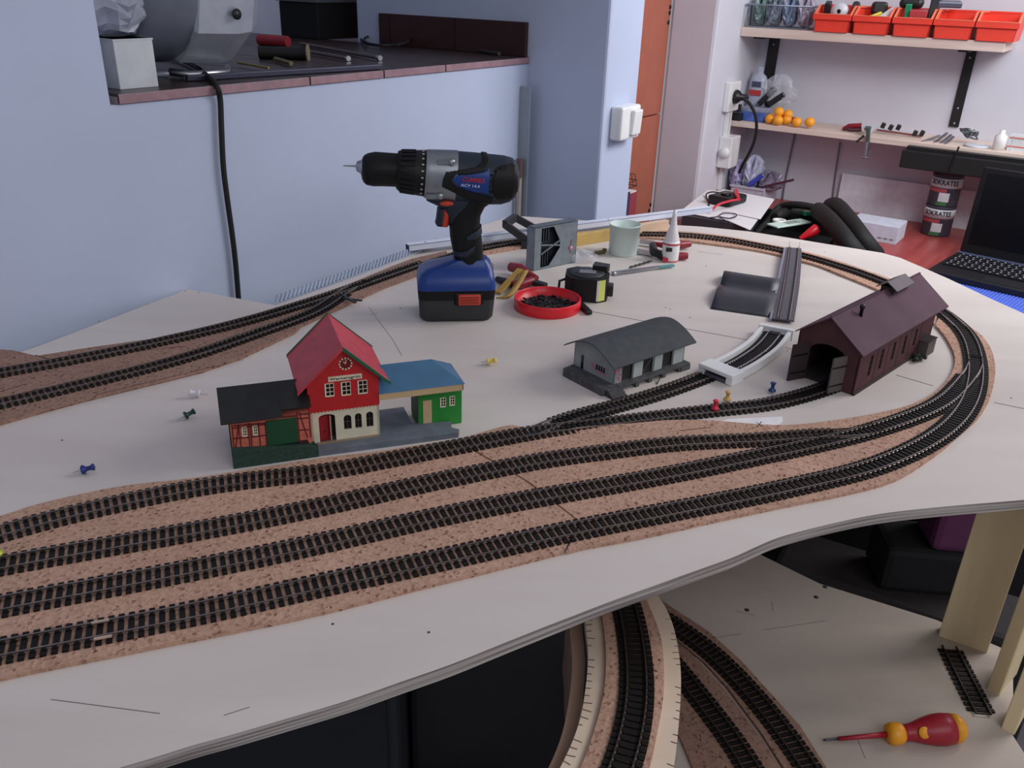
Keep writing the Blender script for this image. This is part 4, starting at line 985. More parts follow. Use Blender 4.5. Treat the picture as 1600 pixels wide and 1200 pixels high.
rc = shell(st2, 'rear_vent', DBLK, poly_in(capp), .0005, sub=16, n=200)
mb = MB()
for k in range(5):
    p = dl(801, 272+k*8, .0065+.0006*abs(k-2)); mb.beam(p-AX*.006, p+AX*.0035, .0012, .0012)
mb.build('vent_slot', mat('slot_grey', (120, 122, 126), .5), rc)
mb = MB()
for k in range(7):
    a = 1.9+k*.38; c = dl(788, 287, .0005); q = c+AX*math.cos(a)*.021+UP*math.sin(a)*.021; mb.beam(q-AX*math.cos(a)*.0022, q+AX*math.cos(a)*.0022+Vector((0, .001, 0)), .0022, .0018)
mb.build('vent_slot', DBLK, dr)
tr = (PI/2, math.asin(-AX.z), 0)
def ttext(nm, s_, size, px, py, m, wd):
    p = dl(px, py, -.0012); o = text(nm, s_, size, dr, p, (0, 0, 0), m, .0002, wd, .0001)
    R = Matrix((AX, UP, AX.cross(UP))).transposed(); o.rotation_euler = R.to_euler(); return o
ttext('brand_lettering', 'CUMMEX', .0085, 740.5, 282, mat('letter_red', (190, 40, 60), .5), .031)
ttext('model_lettering', 'ACV 14.4', .0055, 735, 290.5, mat('letter_white', (190, 200, 235), .5), .0255)
# bolts on the gear case
for px, py in ((706, 253), (688, 306)):
    p = dl(px, py, .006); MB().lathe([(0, -.004), (.0042, -.004), (.0042, .003), (0, .003)], tuple(p), 'Y', 14).build('bolt', METAL, dr)
    MB().beam(dl(px-22, py+.5, .0075), dl(px-3, py, .0065), .006, .006).build('bolt_boss', DSIL, dr)
# handle
def hring(y, xl_, xr_, hw, n=32, skew=0):
    a, b_ = dl(xl_, y), dl(xr_, y+skew); c = (a+b_)/2; hx = (b_-a)/2; ring = []
    for k in range(n):
        t = 2*PI*k/n; ca, sa = math.cos(t), math.sin(t)
        ring.append(c+hx*math.copysign(abs(ca)**.85, ca)+SD*hw*math.copysign(abs(sa)**.85, sa))
    return ring
hs = [(304, 668, 790, .020), (312, 668, 775, .020), (322, 690, 758, .0195), (335, 699, 751, .019), (345, 701, 750, .019), (355, 702, 750.5, .019), (370, 703, 752.5, .0185), (390, 707, 754.5, .0185), (405, 710, 755, .0185), (418, 713, 754, .019), (430, 712, 757, .021)]
MB().loft([hring(*h) for h in hs]).build('handle', DBLK, dr)
# blue flank on the handle and its teal inlays, trigger and switch
def hshell(stations, name, m, test, off=.0007, n=120, sub=12):
    L = []
    for a, b_ in zip(stations, stations[1:]):
        for k in range(sub): t = k/sub; L.append(tuple(u_+(v_-u_)*t for u_, v_ in zip(a, b_)))
    L.append(stations[-1]); rings = [hring(y, a-off/PXM, b_+off/PXM, hw+off, n) for y, a, b_, hw in L]
    mb = MB(); vs = [p for r in rings for p in r]; fs = []
    for i in range(len(rings)-1):
        for j in range(n):
            k = (j+1) % n; q = (i*n+j, i*n+k, (i+1)*n+k, (i+1)*n+j); c = sum((vs[a] for a in q), Vector())/4
            if test((c-ax0).dot(AX)/PXM+560, -(c-ax0).dot(UP)/PXM+259, c.y): fs.append(q)
    mb.add(vs, fs, 0, True); o = mb.build(name, m, dr); so_ = o.modifiers.new('solid', 'SOLIDIFY'); so_.thickness = .001; so_.offset = 1; return o
def VH(x, y): p = dl(x, y, .014); return ((p-ax0).dot(AX)/PXM+560, -(p-ax0).dot(UP)/PXM+259)
hshell(hs, 'handle_flank', DTEAL, poly_in([VH(*p) for p in ((660, 300), (715, 302), (734, 312), (728, 322), (714, 336), (703, 356), (696, 352), (684, 328), (666, 318))]))
hshell(hs, 'grip_inlay', DTEAL, poly_in([VH(*p) for p in ((728, 370), (745, 362), (754, 356), (756, 366), (744, 374), (730, 376))]))
hshell(hs, 'grip_inlay', DTEAL, poly_in([VH(*p) for p in ((710, 394), (725, 394), (742, 385), (740, 394), (728, 402), (712, 403))]))
trg = [(324, 683, 698, .010), (332, 682, 702, .011), (340, 681, 700, .011), (347, 679.5, 699, .011), (352, 682, 698, .009)]
MB().loft([hring(*h) for h in trg]).build('trigger', DTEAL, dr)
MB().loft([hring(y, a+8.5, b_+2.5, hw+.0022) for y, a, b_, hw in trg]).build('trigger_insert', DORG, dr)
p = dl(698, 317.5, .0115); MB().lathe([(0, -.004), (.0034, -.004), (.0038, 0), (0, .002)], (0, 0, 0), 'Y', 20).build('reverse_switch', DORG, dr, loc=p).scale = (2.6, 1, .95)
# battery
def brect(x0_, x1_, z, y0, y1, r=.012, n=6):
    ring = []
    for cx_, cy_, a0_ in ((x1_-r, y1-r, 0), (x0_+r, y1-r, PI/2), (x0_+r, y0+r, PI), (x1_-r, y0+r, 1.5*PI)):
        for k in range(n+1): a = a0_+PI/2*k/n; ring.append(Vector((cx_+r*math.cos(a), cy_+r*math.sin(a), z)))
    return ring
bw = d.xz(773, 503, 0)[0]
MB().loft([brect(.006, bw-.006, 0, .005, .068), brect(.001, bw-.002, .006, .001, .072), brect(0, bw, .030, 0, .073), brect(0, bw, .034, 0, .073)]).build('battery_pack', DGRY, dr)
MB().loft([brect(-.0004, bw+.0004, .0335, -.0005, .0735), brect(-.0012, bw+.001, .044, -.001, .074), brect(-.001, bw+.001, .050, -.001, .074)]).build('battery_band', DBLK, dr)
MB().loft([brect(-.0014, bw+.0014, .0480, -.0016, .0745), brect(-.001, bw+.001, .058, -.001, .073), brect(.003, bw-.001, .0685, .004, .070), brect(.012, bw-.002, .0745, .010, .064), brect(.030, bw-.004, .080, .014, .058), brect(.050, bw-.010, .087, .016, .050, .010)]).build('battery_housing', DVIV, dr)
q0, q1 = d.xz(712, 486, 0), d.xz(754, 472, 0)
ob = MB().box(q0[0]-.002, q1[0]+.001, -.0035, .004, .026, .046).build('release_frame', DBLK, dr, bevel=.003)
rel = MB().box(q0[0]+.0035, q1[0]-.003, -.0060, .002, .0275, .0435).build('release_button', DORG, dr, bevel=.002)
mb = MB()
for k in range(3): mb.box(q0[0]+.006, q1[0]-.006, -.0068, -.0055, .031+k*.004, .0324+k*.004)
mb.build('ridge', mat('drill_orange_dark', (150, 50, 36), .5), rel)
p = dl(764, 421, .03); MB().lathe([(0, 0), (.0065, 0), (.0065, .008), (0, .011)], tuple(p), 'Z', 14).build('clip', mat('clip_brown', (110, 96, 78), .5), dr)

# ------------------------------------------------------------------ small things on the table
def at(px, py, z=0): v = P(px, py, z); return Vector((v.x, v.y, v.z))
def widthm(px0, px1, py, z=0): return (P(px0, py, z)-P(px1, py, z)).length
# red lid with black bits
cL = at(855, 481); R = widthm(803, 906, 479)/2
lid = thing('screw_tray', 'red round plastic lid lying open side up', 'lid', cL)
MB().lathe([(R*.97, 0), (R, .002), (R*1.0, .0165), (R*.985, .0175), (R*.955, .0175), (R*.94, .016), (R*.93, .003), (0, .003)], n=64, cap=False).lathe([(0, 0), (R*.97, 0)], n=64, cap=False).build('rim_and_base', REDP, lid)
random.seed(5); mb = MB().lathe([(0, .0032), (R*.82, .0032), (R*.78, .0052), (0, .0066)], n=28)
for k in range(190):
    a = random.random()*6.28; rr = R*.84*math.sqrt(random.random()); mb.obox((rr*math.cos(a), rr*math.sin(a)*.9, .0045+random.random()*.003), random.uniform(.004, .009), .0022, .002, random.random()*6, ('X', random.random()))
o = mb.build('small_screws', mat('black_screws', (26, 20, 22), .5, var=.3), loc=cL)
tag(o, 'heap of small black track nails inside the red lid', 'nails', kind='stuff')
# tape measure
c = at(915, 462, 0); tmz = thing('tape_measure', 'black tape measure with yellow stripe lying behind the red lid', 'tape measure', c, -.12)
W2 = widthm(882, 950, 460)/2; hT = .037
octo = [(W2*x, W2*y) for x, y in ((-.95, -.35), (-.6, -.85), (.55, -.9), (.95, -.6), (1, .3), (.7, .85), (-.5, .95), (-.95, .5))]
MB().prism(octo, 0, hT).build('case', BLACKR, tmz, bevel=.005, seg=3)
MB().lathe([(0, hT), (W2*.80, hT), (W2*.76, hT+.0025), (0, hT+.003)], n=36).build('top_disc', mat('dark_disc', (48, 50, 54), .4), tmz)
MB().box(-.012, .014, -.011, .006, hT+.003, hT+.0042).build('label_plate', mat('label_grey', (120, 120, 124), .4), tmz, bevel=.0005)
MB().prism([(W2*.60, -W2*.93), (W2*.72, -W2*.82), (W2*.86, -W2*.70), (W2*.86, -W2*.6), (W2*.56, -W2*.85)], .003, hT-.001).build('yellow_stripe', mat('lime', (206, 214, 110), .5), tmz)
MB().prism([(W2*.50, -W2*.93), (W2*.60, -W2*.93), (W2*.60, -W2*.85), (W2*.5, -W2*.85)], .003, hT-.001).build('white_stripe', WHITEP, tmz)
MB().box(W2*.92, W2*1.22, -W2*.45, W2*.1, .006, .024).build('tape_mouth', BLACK, tmz, bevel=.002)
MB().prism([(W2*.2, W2*.3), (W2*.9, W2*.25), (W2*1.0, W2*.7), (W2*.3, W2*.95)], hT, hT+.010).build('lock_button', BLACK, tmz, bevel=.003)
MB().tube([(-W2*.9, -.006, .028), (-W2*1.2, -.008, .024), (-W2*1.22, -.008, .010), (-W2*.9, -.006, .006)], .0022, 8).build('strap_loop', BLACK, tmz)
# black stick at the lid
a = at(903, 476); b_ = at(921, 493)
MBs = MB().beam((0, 0, .004), (b_.x-a.x, b_.y-a.y, .004), .010, .007); tag(MBs.build('black_stick', BLACK, loc=a, bevel=.002), 'short black plastic stick leaning between red lid and tape measure', 'stick')
# galvanized box
c0_, c1_ = at(833, 424), at(899, 410)
gb = Fr(c0_, math.degrees(math.atan2((c1_-c0_).x, (c1_-c0_).y))); f = gb; Lg = (c1_-c0_).length; hz = gb.xz(833, 357, 0)[1]
mg = thing('metal_housing', 'open grey metal box with cross ribs standing on its edge', 'metal box', gb.o, gb.rot)
GALV = mat('galvanised', (142, 152, 160), .42, .75, var=.12, scale=60); GALD = mat('galvanised_dark', (84, 90, 98), .5, .6, var=.2, scale=40)
Dg = .020
MB().box(0, .0012, 0, Dg, 0, hz).box(Lg-.0012, Lg, 0, Dg, 0, hz).box(0, Lg, 0, Dg, 0, .0012).box(0, Lg, 0, Dg, hz-.0012, hz).build('frame', GALV, mg)
MB().box(0, Lg, Dg-.001, Dg, 0, hz).build('back_plate', GALD, mg)
hx0, hx1 = Lg*.17, Lg*.58
mb = MB().prism([(0, 0), (hx0, 0), (hx0, hz), (0, hz)], 0.0, .001, 'XZ')
inner = [(Lg*.16, hz*.04), (Lg*.36, hz*.06), (Lg*.60, hz*.44), (Lg*.60, hz*.60), (Lg*.44, hz*.96), (Lg*.16, hz*.96)]
outer = [(0, 0), (Lg*.6, 0), (Lg, 0), (Lg, hz), (Lg*.6, hz), (0, hz)]
mb = MB()
for k in range(6):
    a_, b__ = outer[k], outer[(k+1) % 6]; c_, e_ = inner[(k+1) % 6], inner[k]
    mb.prism([a_, b__, c_, e_], 0, .0012, 'XZ')
mb.build('front_plate', GALV, mg)
for a_, b__ in (((Lg*.16, hz*.58), (Lg*.60, hz*.50)), ((Lg*.16, hz*.36), (Lg*.60, hz*.62))):
    MB().beam((a_[0], .0005, a_[1]), (b__[0], .0005, b__[1]), .002, .003, up=(0, 1, 0)).build('cross_rib', GALV, mg)
mb = MB()
for k in range(4): mb.box(Lg*(.2+k*.055), Lg*(.2+k*.055)+.0012, .006, .016, hz*.04, hz*(.40+.0*k)); mb.box(Lg*(.2+k*.055), Lg*(.2+k*.055)+.0012, .006, .016, hz*.62, hz*.96)
mb.build('inner_fin', GALD, mg)
MB().lathe([(0, 0), (.0045, 0), (.004, -.002), (0, -.0025)], (Lg*.86, 0, hz*.38), 'Y', 12).build('sticker', mat('pink_sticker', (206, 140, 156), .6), mg)
MB().beam((Lg*.86, -.0004, hz*.24), (Lg*.87, -.0004, hz*.58), .001, .0008, up=(0, 1, 0)).build('mark', mat('pink_line', (150, 80, 104), .6), mg)
# dark square bracket leaning behind it
bk0 = at(800, 384); BRD = mat('bracket_dark', (50, 50, 54), .5, var=.1)
bf = thing('square_bracket', 'dark grey square metal bracket with an open frame top', 'bracket', bk0, .1)
C1, C2, C3, C4 = (Vector(onplane(px, py, at(px2, py2), Vector((0, 1, 0))))-bk0 for px, py, px2, py2 in ((788, 350, 800, 386), (822, 376, 822, 388), (853, 366, 845, 376), (808, 340, 815, 376)))
corners = [C1, C2, C3, C4]
for k in range(4):
    p0, p1 = corners[k], corners[(k+1) % 4]; MB().beam(p0, p1, .010, .013).build('frame_bar', BRD, bf)
MB().beam(Vector((corners[1].x-.004, corners[1].y, 0)), corners[1]+Vector((-.004, 0, 0)), .016, .012, up=(1, 0, 0)).build('leg', BRD, bf)
# white cup
c = at(974, 398); rt_ = widthm(952, 1000, 398)/2
cu = thing('white_cup', 'empty translucent white plastic cup', 'cup', at(974, 399)+Vector((0, rt_*.4, 0)))
hc = .054
MB().lathe([(0, 0), (rt_*.88, 0), (rt_*.90, .002), (rt_*.97, hc), (rt_*1.0, hc), (rt_*1.0, hc+.002), (rt_*.97, hc+.002), (rt_*.84, .004), (0, .004)], n=40).build('cup_wall', mat('cup_white', (206, 220, 214), .4, var=.02), cu)
# glue bottle
c = at(1047, 409); rb_ = widthm(1034, 1061, 409)/2*.95
gl_ = thing('glue_bottle', 'white glue bottle with long nozzle and red label bands', 'bottle', c+Vector((0, rb_*.4, 0)))
k_ = rb_
MB().lathe([(0, 0), (k_*.95, 0), (k_, .002), (k_, .035), (k_*.9, .038), (k_*.55, .040)], n=32).build('bottle_body', WHITEP, gl_)
MB().lathe([(k_*.88, .038), (k_*.80, .044), (k_*.46, .062), (k_*.22, .084), (k_*.18, .092), (0, .092)], n=28).build('nozzle', mat('nozzle_white', (224, 218, 222), .4), gl_)
MB().lathe([(k_*1.01, .0315), (k_*1.03, .0315), (k_*1.03, .0345), (k_*1.01, .0345)], n=32, cap=False).build('red_band', mat('band_red', (196, 44, 72), .5), gl_)
MB().lathe([(k_*1.01, .0015), (k_*1.02, .0015), (k_*1.02, .0035), (k_*1.01, .0035)], n=32, cap=False).build('red_band', MATS['band_red'], gl_)
MB().box(-k_*.72, -k_*.02, -k_*1.03, -k_*.7, .021, .028).build('black_label', BLACK, gl_)
MB().box(-k_*.95, -k_*.35, -k_*.96, -k_*.4, .002, .009).build('red_label', MATS['band_red'], gl_)
# pliers with red and black handles behind the bottle
pl_ = at(1020, 395, .006); pt = thing('pliers', 'red and black handled pliers lying behind the white glue bottle', 'pliers', pl_)
def PP(px, py, z): return P(px, py, z)-pl_
MB().tube([PP(1060, 383, .010), PP(1069, 382, .010), PP(1078, 381, .010)], [.007, .0075, .006], 12).tube([PP(1022, 381, .010), PP(1040, 384, .010), PP(1062, 383, .010)], [.004, .006, .007], 12).build('handle', mat('plier_red', (136, 26, 40), .4), pt)
MB().tube([PP(1058, 400, .008), PP(1066, 400, .008), PP(1074, 400, .008)], [.0065, .007, .006], 12).build('handle', MATS['plier_red'], pt)
MB().tube([PP(1020, 384, .010), PP(1022, 394, .010), PP(1036, 400, .008), PP(1058, 400, .008)], [.007, .008, .0075, .0065], 12).build('handle_grip', BLACK, pt)
MB().beam(PP(1000, 377, .008), PP(1022, 380, .008), .012, .006).beam(PP(994, 391, .006), PP(1022, 397, .006), .010, .006).build('jaw', METAL, pt)
# second pliers with red handle near the drill and folding ruler
p2 = at(830, 440, .006); pt2 = thing('pliers', 'red handled pliers with black jaws lying between drill and metal box', 'pliers', p2)
def Q2(px, py, z): return P(px, py, z)-p2
MB().tube([Q2(798, 417, .012), Q2(812, 420, .014), Q2(826, 430, .012), Q2(838, 436, .010)], [.008, .009, .008, .006], 12).build('handle', MATS['plier_red'], pt2)
MB().tube([Q2(800, 446, .008), Q2(815, 444, .008), Q2(832, 438, .010)], [.007, .008, .007], 12).build('handle', MATS['plier_red'], pt2)
MB().tube([Q2(776, 436, .006), Q2(790, 440, .006), Q2(802, 445, .008)], [.005, .006, .006], 10).build('handle_tip', BLACK, pt2)
MB().beam(Q2(822, 438, .008), Q2(853, 447, .006), .012, .008).build('jaw', BLACK, pt2, bevel=.001)
YR = mat('ruler_tan', (168, 132, 60), .55, var=.08)
fr_ = thing('rubber_strap', 'tan yellow strap loop lying beside the blue drill battery', 'strap', at(790, 455))
def Q3(px, py, z): return P(px, py, z)-at(790, 455)
MB().beam(Q3(778, 458, .003), Q3(813, 421, .024), .010, .004).build('strap', YR, fr_)
path = cat([Q3(776, 466, .003), Q3(790, 463, .004), Q3(803, 448, .010), Q3(817, 424, .025)], 6)
rings = []
for q in path: rings.append([q+Vector((-.001, 0, -.001)), q+Vector((.009, .002, -.001)), q+Vector((.009, .002, .002)), q+Vector((-.001, 0, .002))])
MB().loft(rings).build('strap', YR, fr_)
# long white profile, yellow batten
a, b_ = at(640, 400, .0), at(1112, 338, .0); Lp = (b_-a).length; ap = math.atan2(b_.y-a.y, b_.x-a.x)
WPF = mat('white_profile', (214, 220, 236), .4, var=.02)
wp = thing('white_profile', 'long white aluminium profile lying across the back of the table', 'profile', Vector((a.x, a.y, .0090)), ap)
MB().box(0, Lp, 0, .0016, 0, .010).box(0, Lp, -.0, .018, .0088, .010).build('profile_bar', WPF, wp)
MB().box(0, Lp, .0018, .0165, -.0004, .0086).build('dark_core', mat('core_dark', (36, 40, 58), .7), wp)
for u_ in (.05, .62): MB().lathe([(0, .010), (.002, .010), (.002, .0102), (0, .0102)], (Lp*u_, .010, 0), n=10).build('screw_hole', TB, wp)
a, b_ = at(860, 392), at(1044, 361); Lb = (b_-a).length; ap = math.atan2(b_.y-a.y, b_.x-a.x)
yb_ = thing('wooden_batten', 'pale yellow wooden batten lying between metal box and white cup', 'batten', a, ap)
MB().box(0, Lb*.5, -.0, .012, .0, .022).build('painted_half', mat('batten_yellow', (196, 164, 96), .5, var=.1, scale=30), yb_, bevel=.0008)
MB().box(Lb*.5, Lb, 0, .012, 0, .022).build('bare_half', wood_mat('batten_wood', (206, 176, 150), (222, 194, 168), (8, 60, 60)), yb_, bevel=.0008)
# white toothed plastic strip along the table edge by the wall
a, b_ = P(436, 474, 0), P(640, 400, 0); Lt = (b_-a).length; ap = math.atan2(b_.y-a.y, b_.x-a.x)
tsr = thing('corrugated_strip', 'pale blue ribbed plastic strip along the table edge by the left wall', 'strip', a, ap)
SPL = mat('pale_plastic', (176, 192, 216), .4, var=.03)
MB().box(0, Lt+.10, .004, .0055, .0, .011).build('strip_web', SPL, tsr)
mb = MB()
for k in range(46):
    x_ = (Lt+.09)*k/46; mb.obox((x_, .0035, .0065), .0028, .0035, .012, 0, ('Y', .5))
o = mb.build('rib_row', mat('rib_plastic', (172, 184, 206), .4), tsr); o['kind'] = 'stuff'
# clear bag, drill bit, tweezers
bg = at(905, 408); cbg = thing('clear_bag', 'crumpled clear plastic bag between metal box and cup', 'plastic bag', bg)
CLR = mat('clear_film', (230, 232, 240), .12, alpha=.22, var=.02, spec=.9)
def crumple(sx_, sy_, sz_, seed, n=14, nm='film', parent=None, m=CLR, loc=(0, 0, 0), amp=.35):
    random.seed(seed); mb = MB(); rings = []
    ph = [random.random()*6 for _ in range(8)]
    for i in range(n+1):
        v_ = i/n; th = PI*v_; ring = []
        for k in range(22):
            a = 2*PI*k/22; q = 1+amp*(math.sin(3*a+ph[0]+5*v_)*.4+math.sin(7*a+ph[1]-8*v_)*.3+math.sin(11*v_*3+ph[2]+2*a)*.3+random.uniform(-.25, .25))
            r = max(.03, math.sin(th))**.7*q
            ring.append(Vector((r*math.cos(a)*sx_, r*math.sin(a)*sy_, max(0, (1-math.cos(th))/2*sz_*(1+.25*math.sin(5*a+ph[3]))))))
        rings.append(ring)
    mb.loft(rings, 0, False); return mb.build(nm, m, parent, loc=loc)
crumple(.030, .018, .018, 4, parent=cbg)
a, b_ = at(984, 420), at(1018, 410); mb = MB(); n = 26; rings = []
for k in range(n+1):
    t = k/n; p = (b_-a)*t+Vector((0, 0, .0025)); an = t*16; dd_ = (b_-a).normalized(); s_ = Vector((-dd_.y, dd_.x, 0)); w_ = s_*math.cos(an)+Vector((0, 0, 1))*math.sin(an); v2 = s_*-math.sin(an)+Vector((0, 0, 1))*math.cos(an)
    rings.append([p+w_*.0024, p+v2*.0010, p-w_*.0024, p-v2*.0010])
tag(MB().loft(rings).build('drill_bit', BLACK, loc=a), 'loose black twist drill bit lying before the white cup', 'drill bit')
a, b_ = at(958, 431), at(1052, 418); tw = thing('tweezers', 'slim silver tweezers with teal end lying below the glue bottle', 'tweezers', a); q = b_-a
MB().beam(Vector((0, 0, .002)), q*.75+Vector((0, 0, .005)), .006, .0015).build('arm', METAL, tw)
MB().beam(Vector((-.003, .006, .004)), q*.75+Vector((0, 0, .006)), .005, .0015).build('arm', METAL, tw)
MB().beam(q*.74+Vector((0, 0, .0045)), q+Vector((0, 0, .004)), .007, .003).build('end', mat('teal_end', (90, 150, 150), .5), tw)
MB().lathe([(0, 0), (.004, 0), (.004, .005), (0, .007)], (.002, .004, 0), n=10).build('pivot', METAL, tw)
a = at(936, 397); tag(MB().obox((0, 0, .003), .022, .008, .005, .5).obox((.010, .006, .006), .006, .006, .006, .2).build('rail_clip', mat('olive_clip', (92, 86, 50), .6), loc=a), 'small olive coloured clip beside the clear bag', 'clip')
# push pins
def pin(name, label, col, px, py, lying=None, z=0, px2=None, py2=None, s=1.0):
    m_ = mat('pin_'+name, col, .35, var=.04)
    c = at(px, py, z); t = thing('push_pin', label, 'push pin', c)
    prof = [(0, 0), (.0046, 0), (.0048, .0008), (.0044, .0018), (.0026, .0032), (.0022, .006), (.0024, .0085), (.0034, .0098), (.0036, .0108), (.0030, .0114), (0, .0116)]
    if lying is None:
        M = Matrix.Identity(3); o0 = (0, 0, .001)
    else:
        M = Matrix.Rotation(lying, 3, 'Z') @ Matrix.Rotation(PI/2-.22, 3, 'Y'); o0 = (0, 0, .0049)
    MB().lathe([(r*s, h*s) for r, h in prof], o0, 'Z', 18, frm=M).build('body', m_, t)
    v = M @ Vector((0, 0, -.010)); MB().tube([o0, Vector(o0)+v], [.0006, .0002], 6).build('needle', METAL, t) if lying is not None else MB().tube([(0, 0, .001), (0, 0, -.003)], .0005, 6).build('needle', METAL, t)
pin('blue', 'blue push pin lying alone on the left of the table', (26, 48, 120), 130, 741, .22)
pin('green', 'dark green push pin lying left of the black station roof', (14, 62, 48), 290, 656, .75)
pin('white', 'white push pin lying left of the station roof', (226, 222, 228), 313, 621, PI+.2)
pin('yellow', 'yellow and white push pin lying between station and drill', (222, 196, 90), 762, 570, -.15)
pin('red', 'red push pin standing upright in the track leading to the engine shed', (208, 40, 60), 1117, 640, z=.003)
pin('amber', 'pale yellow push pin standing behind the upright red one', (206, 166, 92), 1136, 626, z=.002)
pin('navy', 'blue push pin standing upright before the engine shed doors', (28, 58, 112), 1206, 612, z=.002)
pin('lime', 'lime push pin at the left end of the second track', (190, 200, 60), -4, 868, z=.006)

# ------------------------------------------------------------------ wall niche contents
SZ = SILLZ
def room(name, label, cat_, s, t, z, group=None): return thing(name, label, cat_, ST(s, t, z), ROOMROT, group)
def SX(px, py, t): return onT(px, py, t)            # -> s, z on a plane parallel to the left wall
bt = -.035
s0, z0 = SX(188, 139, bt); s1, _ = SX(248, 134, bt); _, z1 = SX(215, 60, bt)
bx = room('white_box', 'white cardboard box on the left end of the niche sill', 'box', s0, bt, SZ)
MB().box(-.085, 0, 0, s1-s0, 0, z1-SZ).build('carton', mat('carton_white', (196, 200, 206), .7), bx, bevel=.001)
MB().box(-.086, .0008, -.0008, s1-s0+.0008, z1-SZ-.002, z1-SZ).build('lid', mat('carton_white', (196, 200, 206)), bx)
BAGM = mat('bag_film', (190, 196, 214), .25, alpha=.6, var=.15, scale=30)
b1 = room('plastic_bag', 'crumpled clear plastic bag lying on top of the white box', 'plastic bag', (s0+s1)/2, bt-.045, z1)
crumple(.045, .055, .085, 8, parent=b1, m=BAGM, amp=.22)
b2 = room('grey_sack', 'grey blue stuffed sack bulging from the niche above the white box', 'sack', s0-.045, bt-.10, z1-.02)
crumple(.06, .05, .12, 9, nm='sack_cloth', parent=b2, m=mat('sack_grey', (110, 118, 136), .6, var=.15), amp=.12)
# silver appliance lying on the sill
tA_ = -.05
sL, _ = SX(216, 60, tA_); sM, _ = SX(307, 60, tA_); sR_, _ = SX(412, 40, tA_); zb = SX(350, 88, tA_)[1]
ap_ = room('silver_appliance', 'silver and dark grey barrel shaped appliance lying on the niche sill', 'appliance', sL, -.015, SZ)
Rr_ = .118; QK = Rr_/.155
SILV = mat('appliance_silver', (172, 178, 192), .35, .3, var=.05); DGS = mat('appliance_dark', (104, 110, 124), .35, .1, var=.06)
def drum(l, n, m, nm, rot=0):
    rings = []
    for y, r in l:
        r *= QK
        rings.append([Vector((-.125+r*math.cos(2*PI*k/n+rot), y, .012+Rr_+r*math.sin(2*PI*k/n+rot))) for k in range(n)])
    return MB().loft(rings, 0, n > 20).build(nm, m, ap_)
drum([(0, .10), (.02, .135), (sM-sL, .140)], 40, DGS, 'motor_drum')
drum([(sM-sL-.004, .143), (sM-sL, .150), (sM-sL+(sR_-sM)*.55, .156), (sR_-sL-.03, .150), (sR_-sL, .115)], 10, SILV, 'front_body', .06)
MB().tube([(-.11, sM-sL+.0, .008), (-.075, sM-sL+.01, .006), (-.075, sR_-sL-.05, .006), (-.11, sR_-sL-.02, .008)], .006, 8).build('foot', METAL, ap_)
MB().tube([(-.14, .03, .014), (-.09, .03, .008), (-.09, sM-sL-.02, .008)], .005, 8).build('foot', DGS, ap_)
q = onplane(354, 21, ST(0, tA_-.02+.02, 0), ET); sq = (q-W0).dot(ES)-sL
MB().lathe([(0, 0), (.008, 0), (.008, .002), (0, .003)], (-.012, sq, min(q.z-SZ, .16)), 'X', 20).build('emblem', BLACK, ap_)
MB().tube(cat([(-.01, sM-sL-.01, .315), (.015, sM-sL+.03, .285), (.018, sM-sL+.09, .280), (0, sR_-sL-.05, .30)], 6), .003, 6).build('hose', BLACK, ap_)
# cord from the niche down the wall
cord = [P(250, 84, SZ+.006), P(280, 93, SZ+.006), P(305, 104, SZ+.006), P(325, 120, SZ+.006)]
for px, py in ((338, 134), (344, 155), (346, 200), (349, 260), (355, 310), (362, 360), (368, 410), (373, 470), (376, 500), (379, 560)):
    s, z = SX(px, py, .0085); cord.append(ST(s, .0085, z))
o0 = cord[0].copy()
tag(MB().tube(cat([p-o0 for p in cord], 6), .0042, 8).build('power_cord', BLACKR, loc=o0), 'black power cord hanging from the niche down the left wall', 'cord')
# black box at the back right of the niche
pb = P(500, 62, SZ); sb0, tb0 = (pb-W0).dot(ES), (pb-W0).dot(ET)
tb0 = max(tb0, -.62); sb0 = SX(498, 60, tb0)[0]; sb1 = SX(594, 62, tb0)[0]
bb_ = room('black_case', 'matt black case with pale top edge standing at the back of the niche', 'case', sb0, tb0, SZ)
hh_ = SX(545, 4, tb0)[1]-SZ
MB().box(-.14, 0, 0, sb1-sb0, 0, hh_).build('case_body', BLACKR, bb_, bevel=.003)
MB().box(-.145, .004, -.006, sb1-sb0+.006, hh_, hh_+.006).build('lid', mat('case_lid', (96, 98, 104), .6), bb_)
def rod(pa, pb, r, m, nm, label, c_, z=.006, tip=None):
    a, b_ = P(*pa, SZ+z), P(*pb, SZ+z); t = thing(nm, label, c_, a)
    MB().tube([(0, 0, 0), b_-a], r, 8).build('shaft', m, t)
    if tip: MB().tube([b_-a, (b_-a)*1.03], r*1.5, 8).build('tip', tip, t)
    return t
BRZ = mat('dull_rod', (104, 96, 96), .5, .3); RUST = mat('tool_red', (150, 40, 50), .5)
rod((455, 76), (542, 91), .0035, BRZ, 'metal_rod', 'thin grey metal rod on the sill, the nearer of the two pointing right', 'rod', tip=METAL)
rod((470, 68), (590, 90), .0035, BRZ, 'metal_rod', 'thin grey metal rod on the sill, the farther of the two pointing right', 'rod', tip=METAL)
rod((430, 92), (455, 99), .004, mat('rod_olive', (110, 100, 60), .6), 'short_rod', 'short olive rod lying before the silver appliance', 'rod')
rod((372, 98), (420, 106), .002, mat('wire_yellow', (150, 130, 70), .6), 'brass_wire', 'thin brass wire lying on the sill before the appliance', 'wire')
rod((640, 64), (672, 72), .0025, BRZ, 'steel_pin', 'thin pale pin lying before the brown skirting tiles', 'rod')
rod((700, 70), (780, 84), .004, mat('dark_bar', (56, 44, 44), .6), 'dark_bar', 'dark bar lying along the foot of the brown skirting tiles', 'bar')
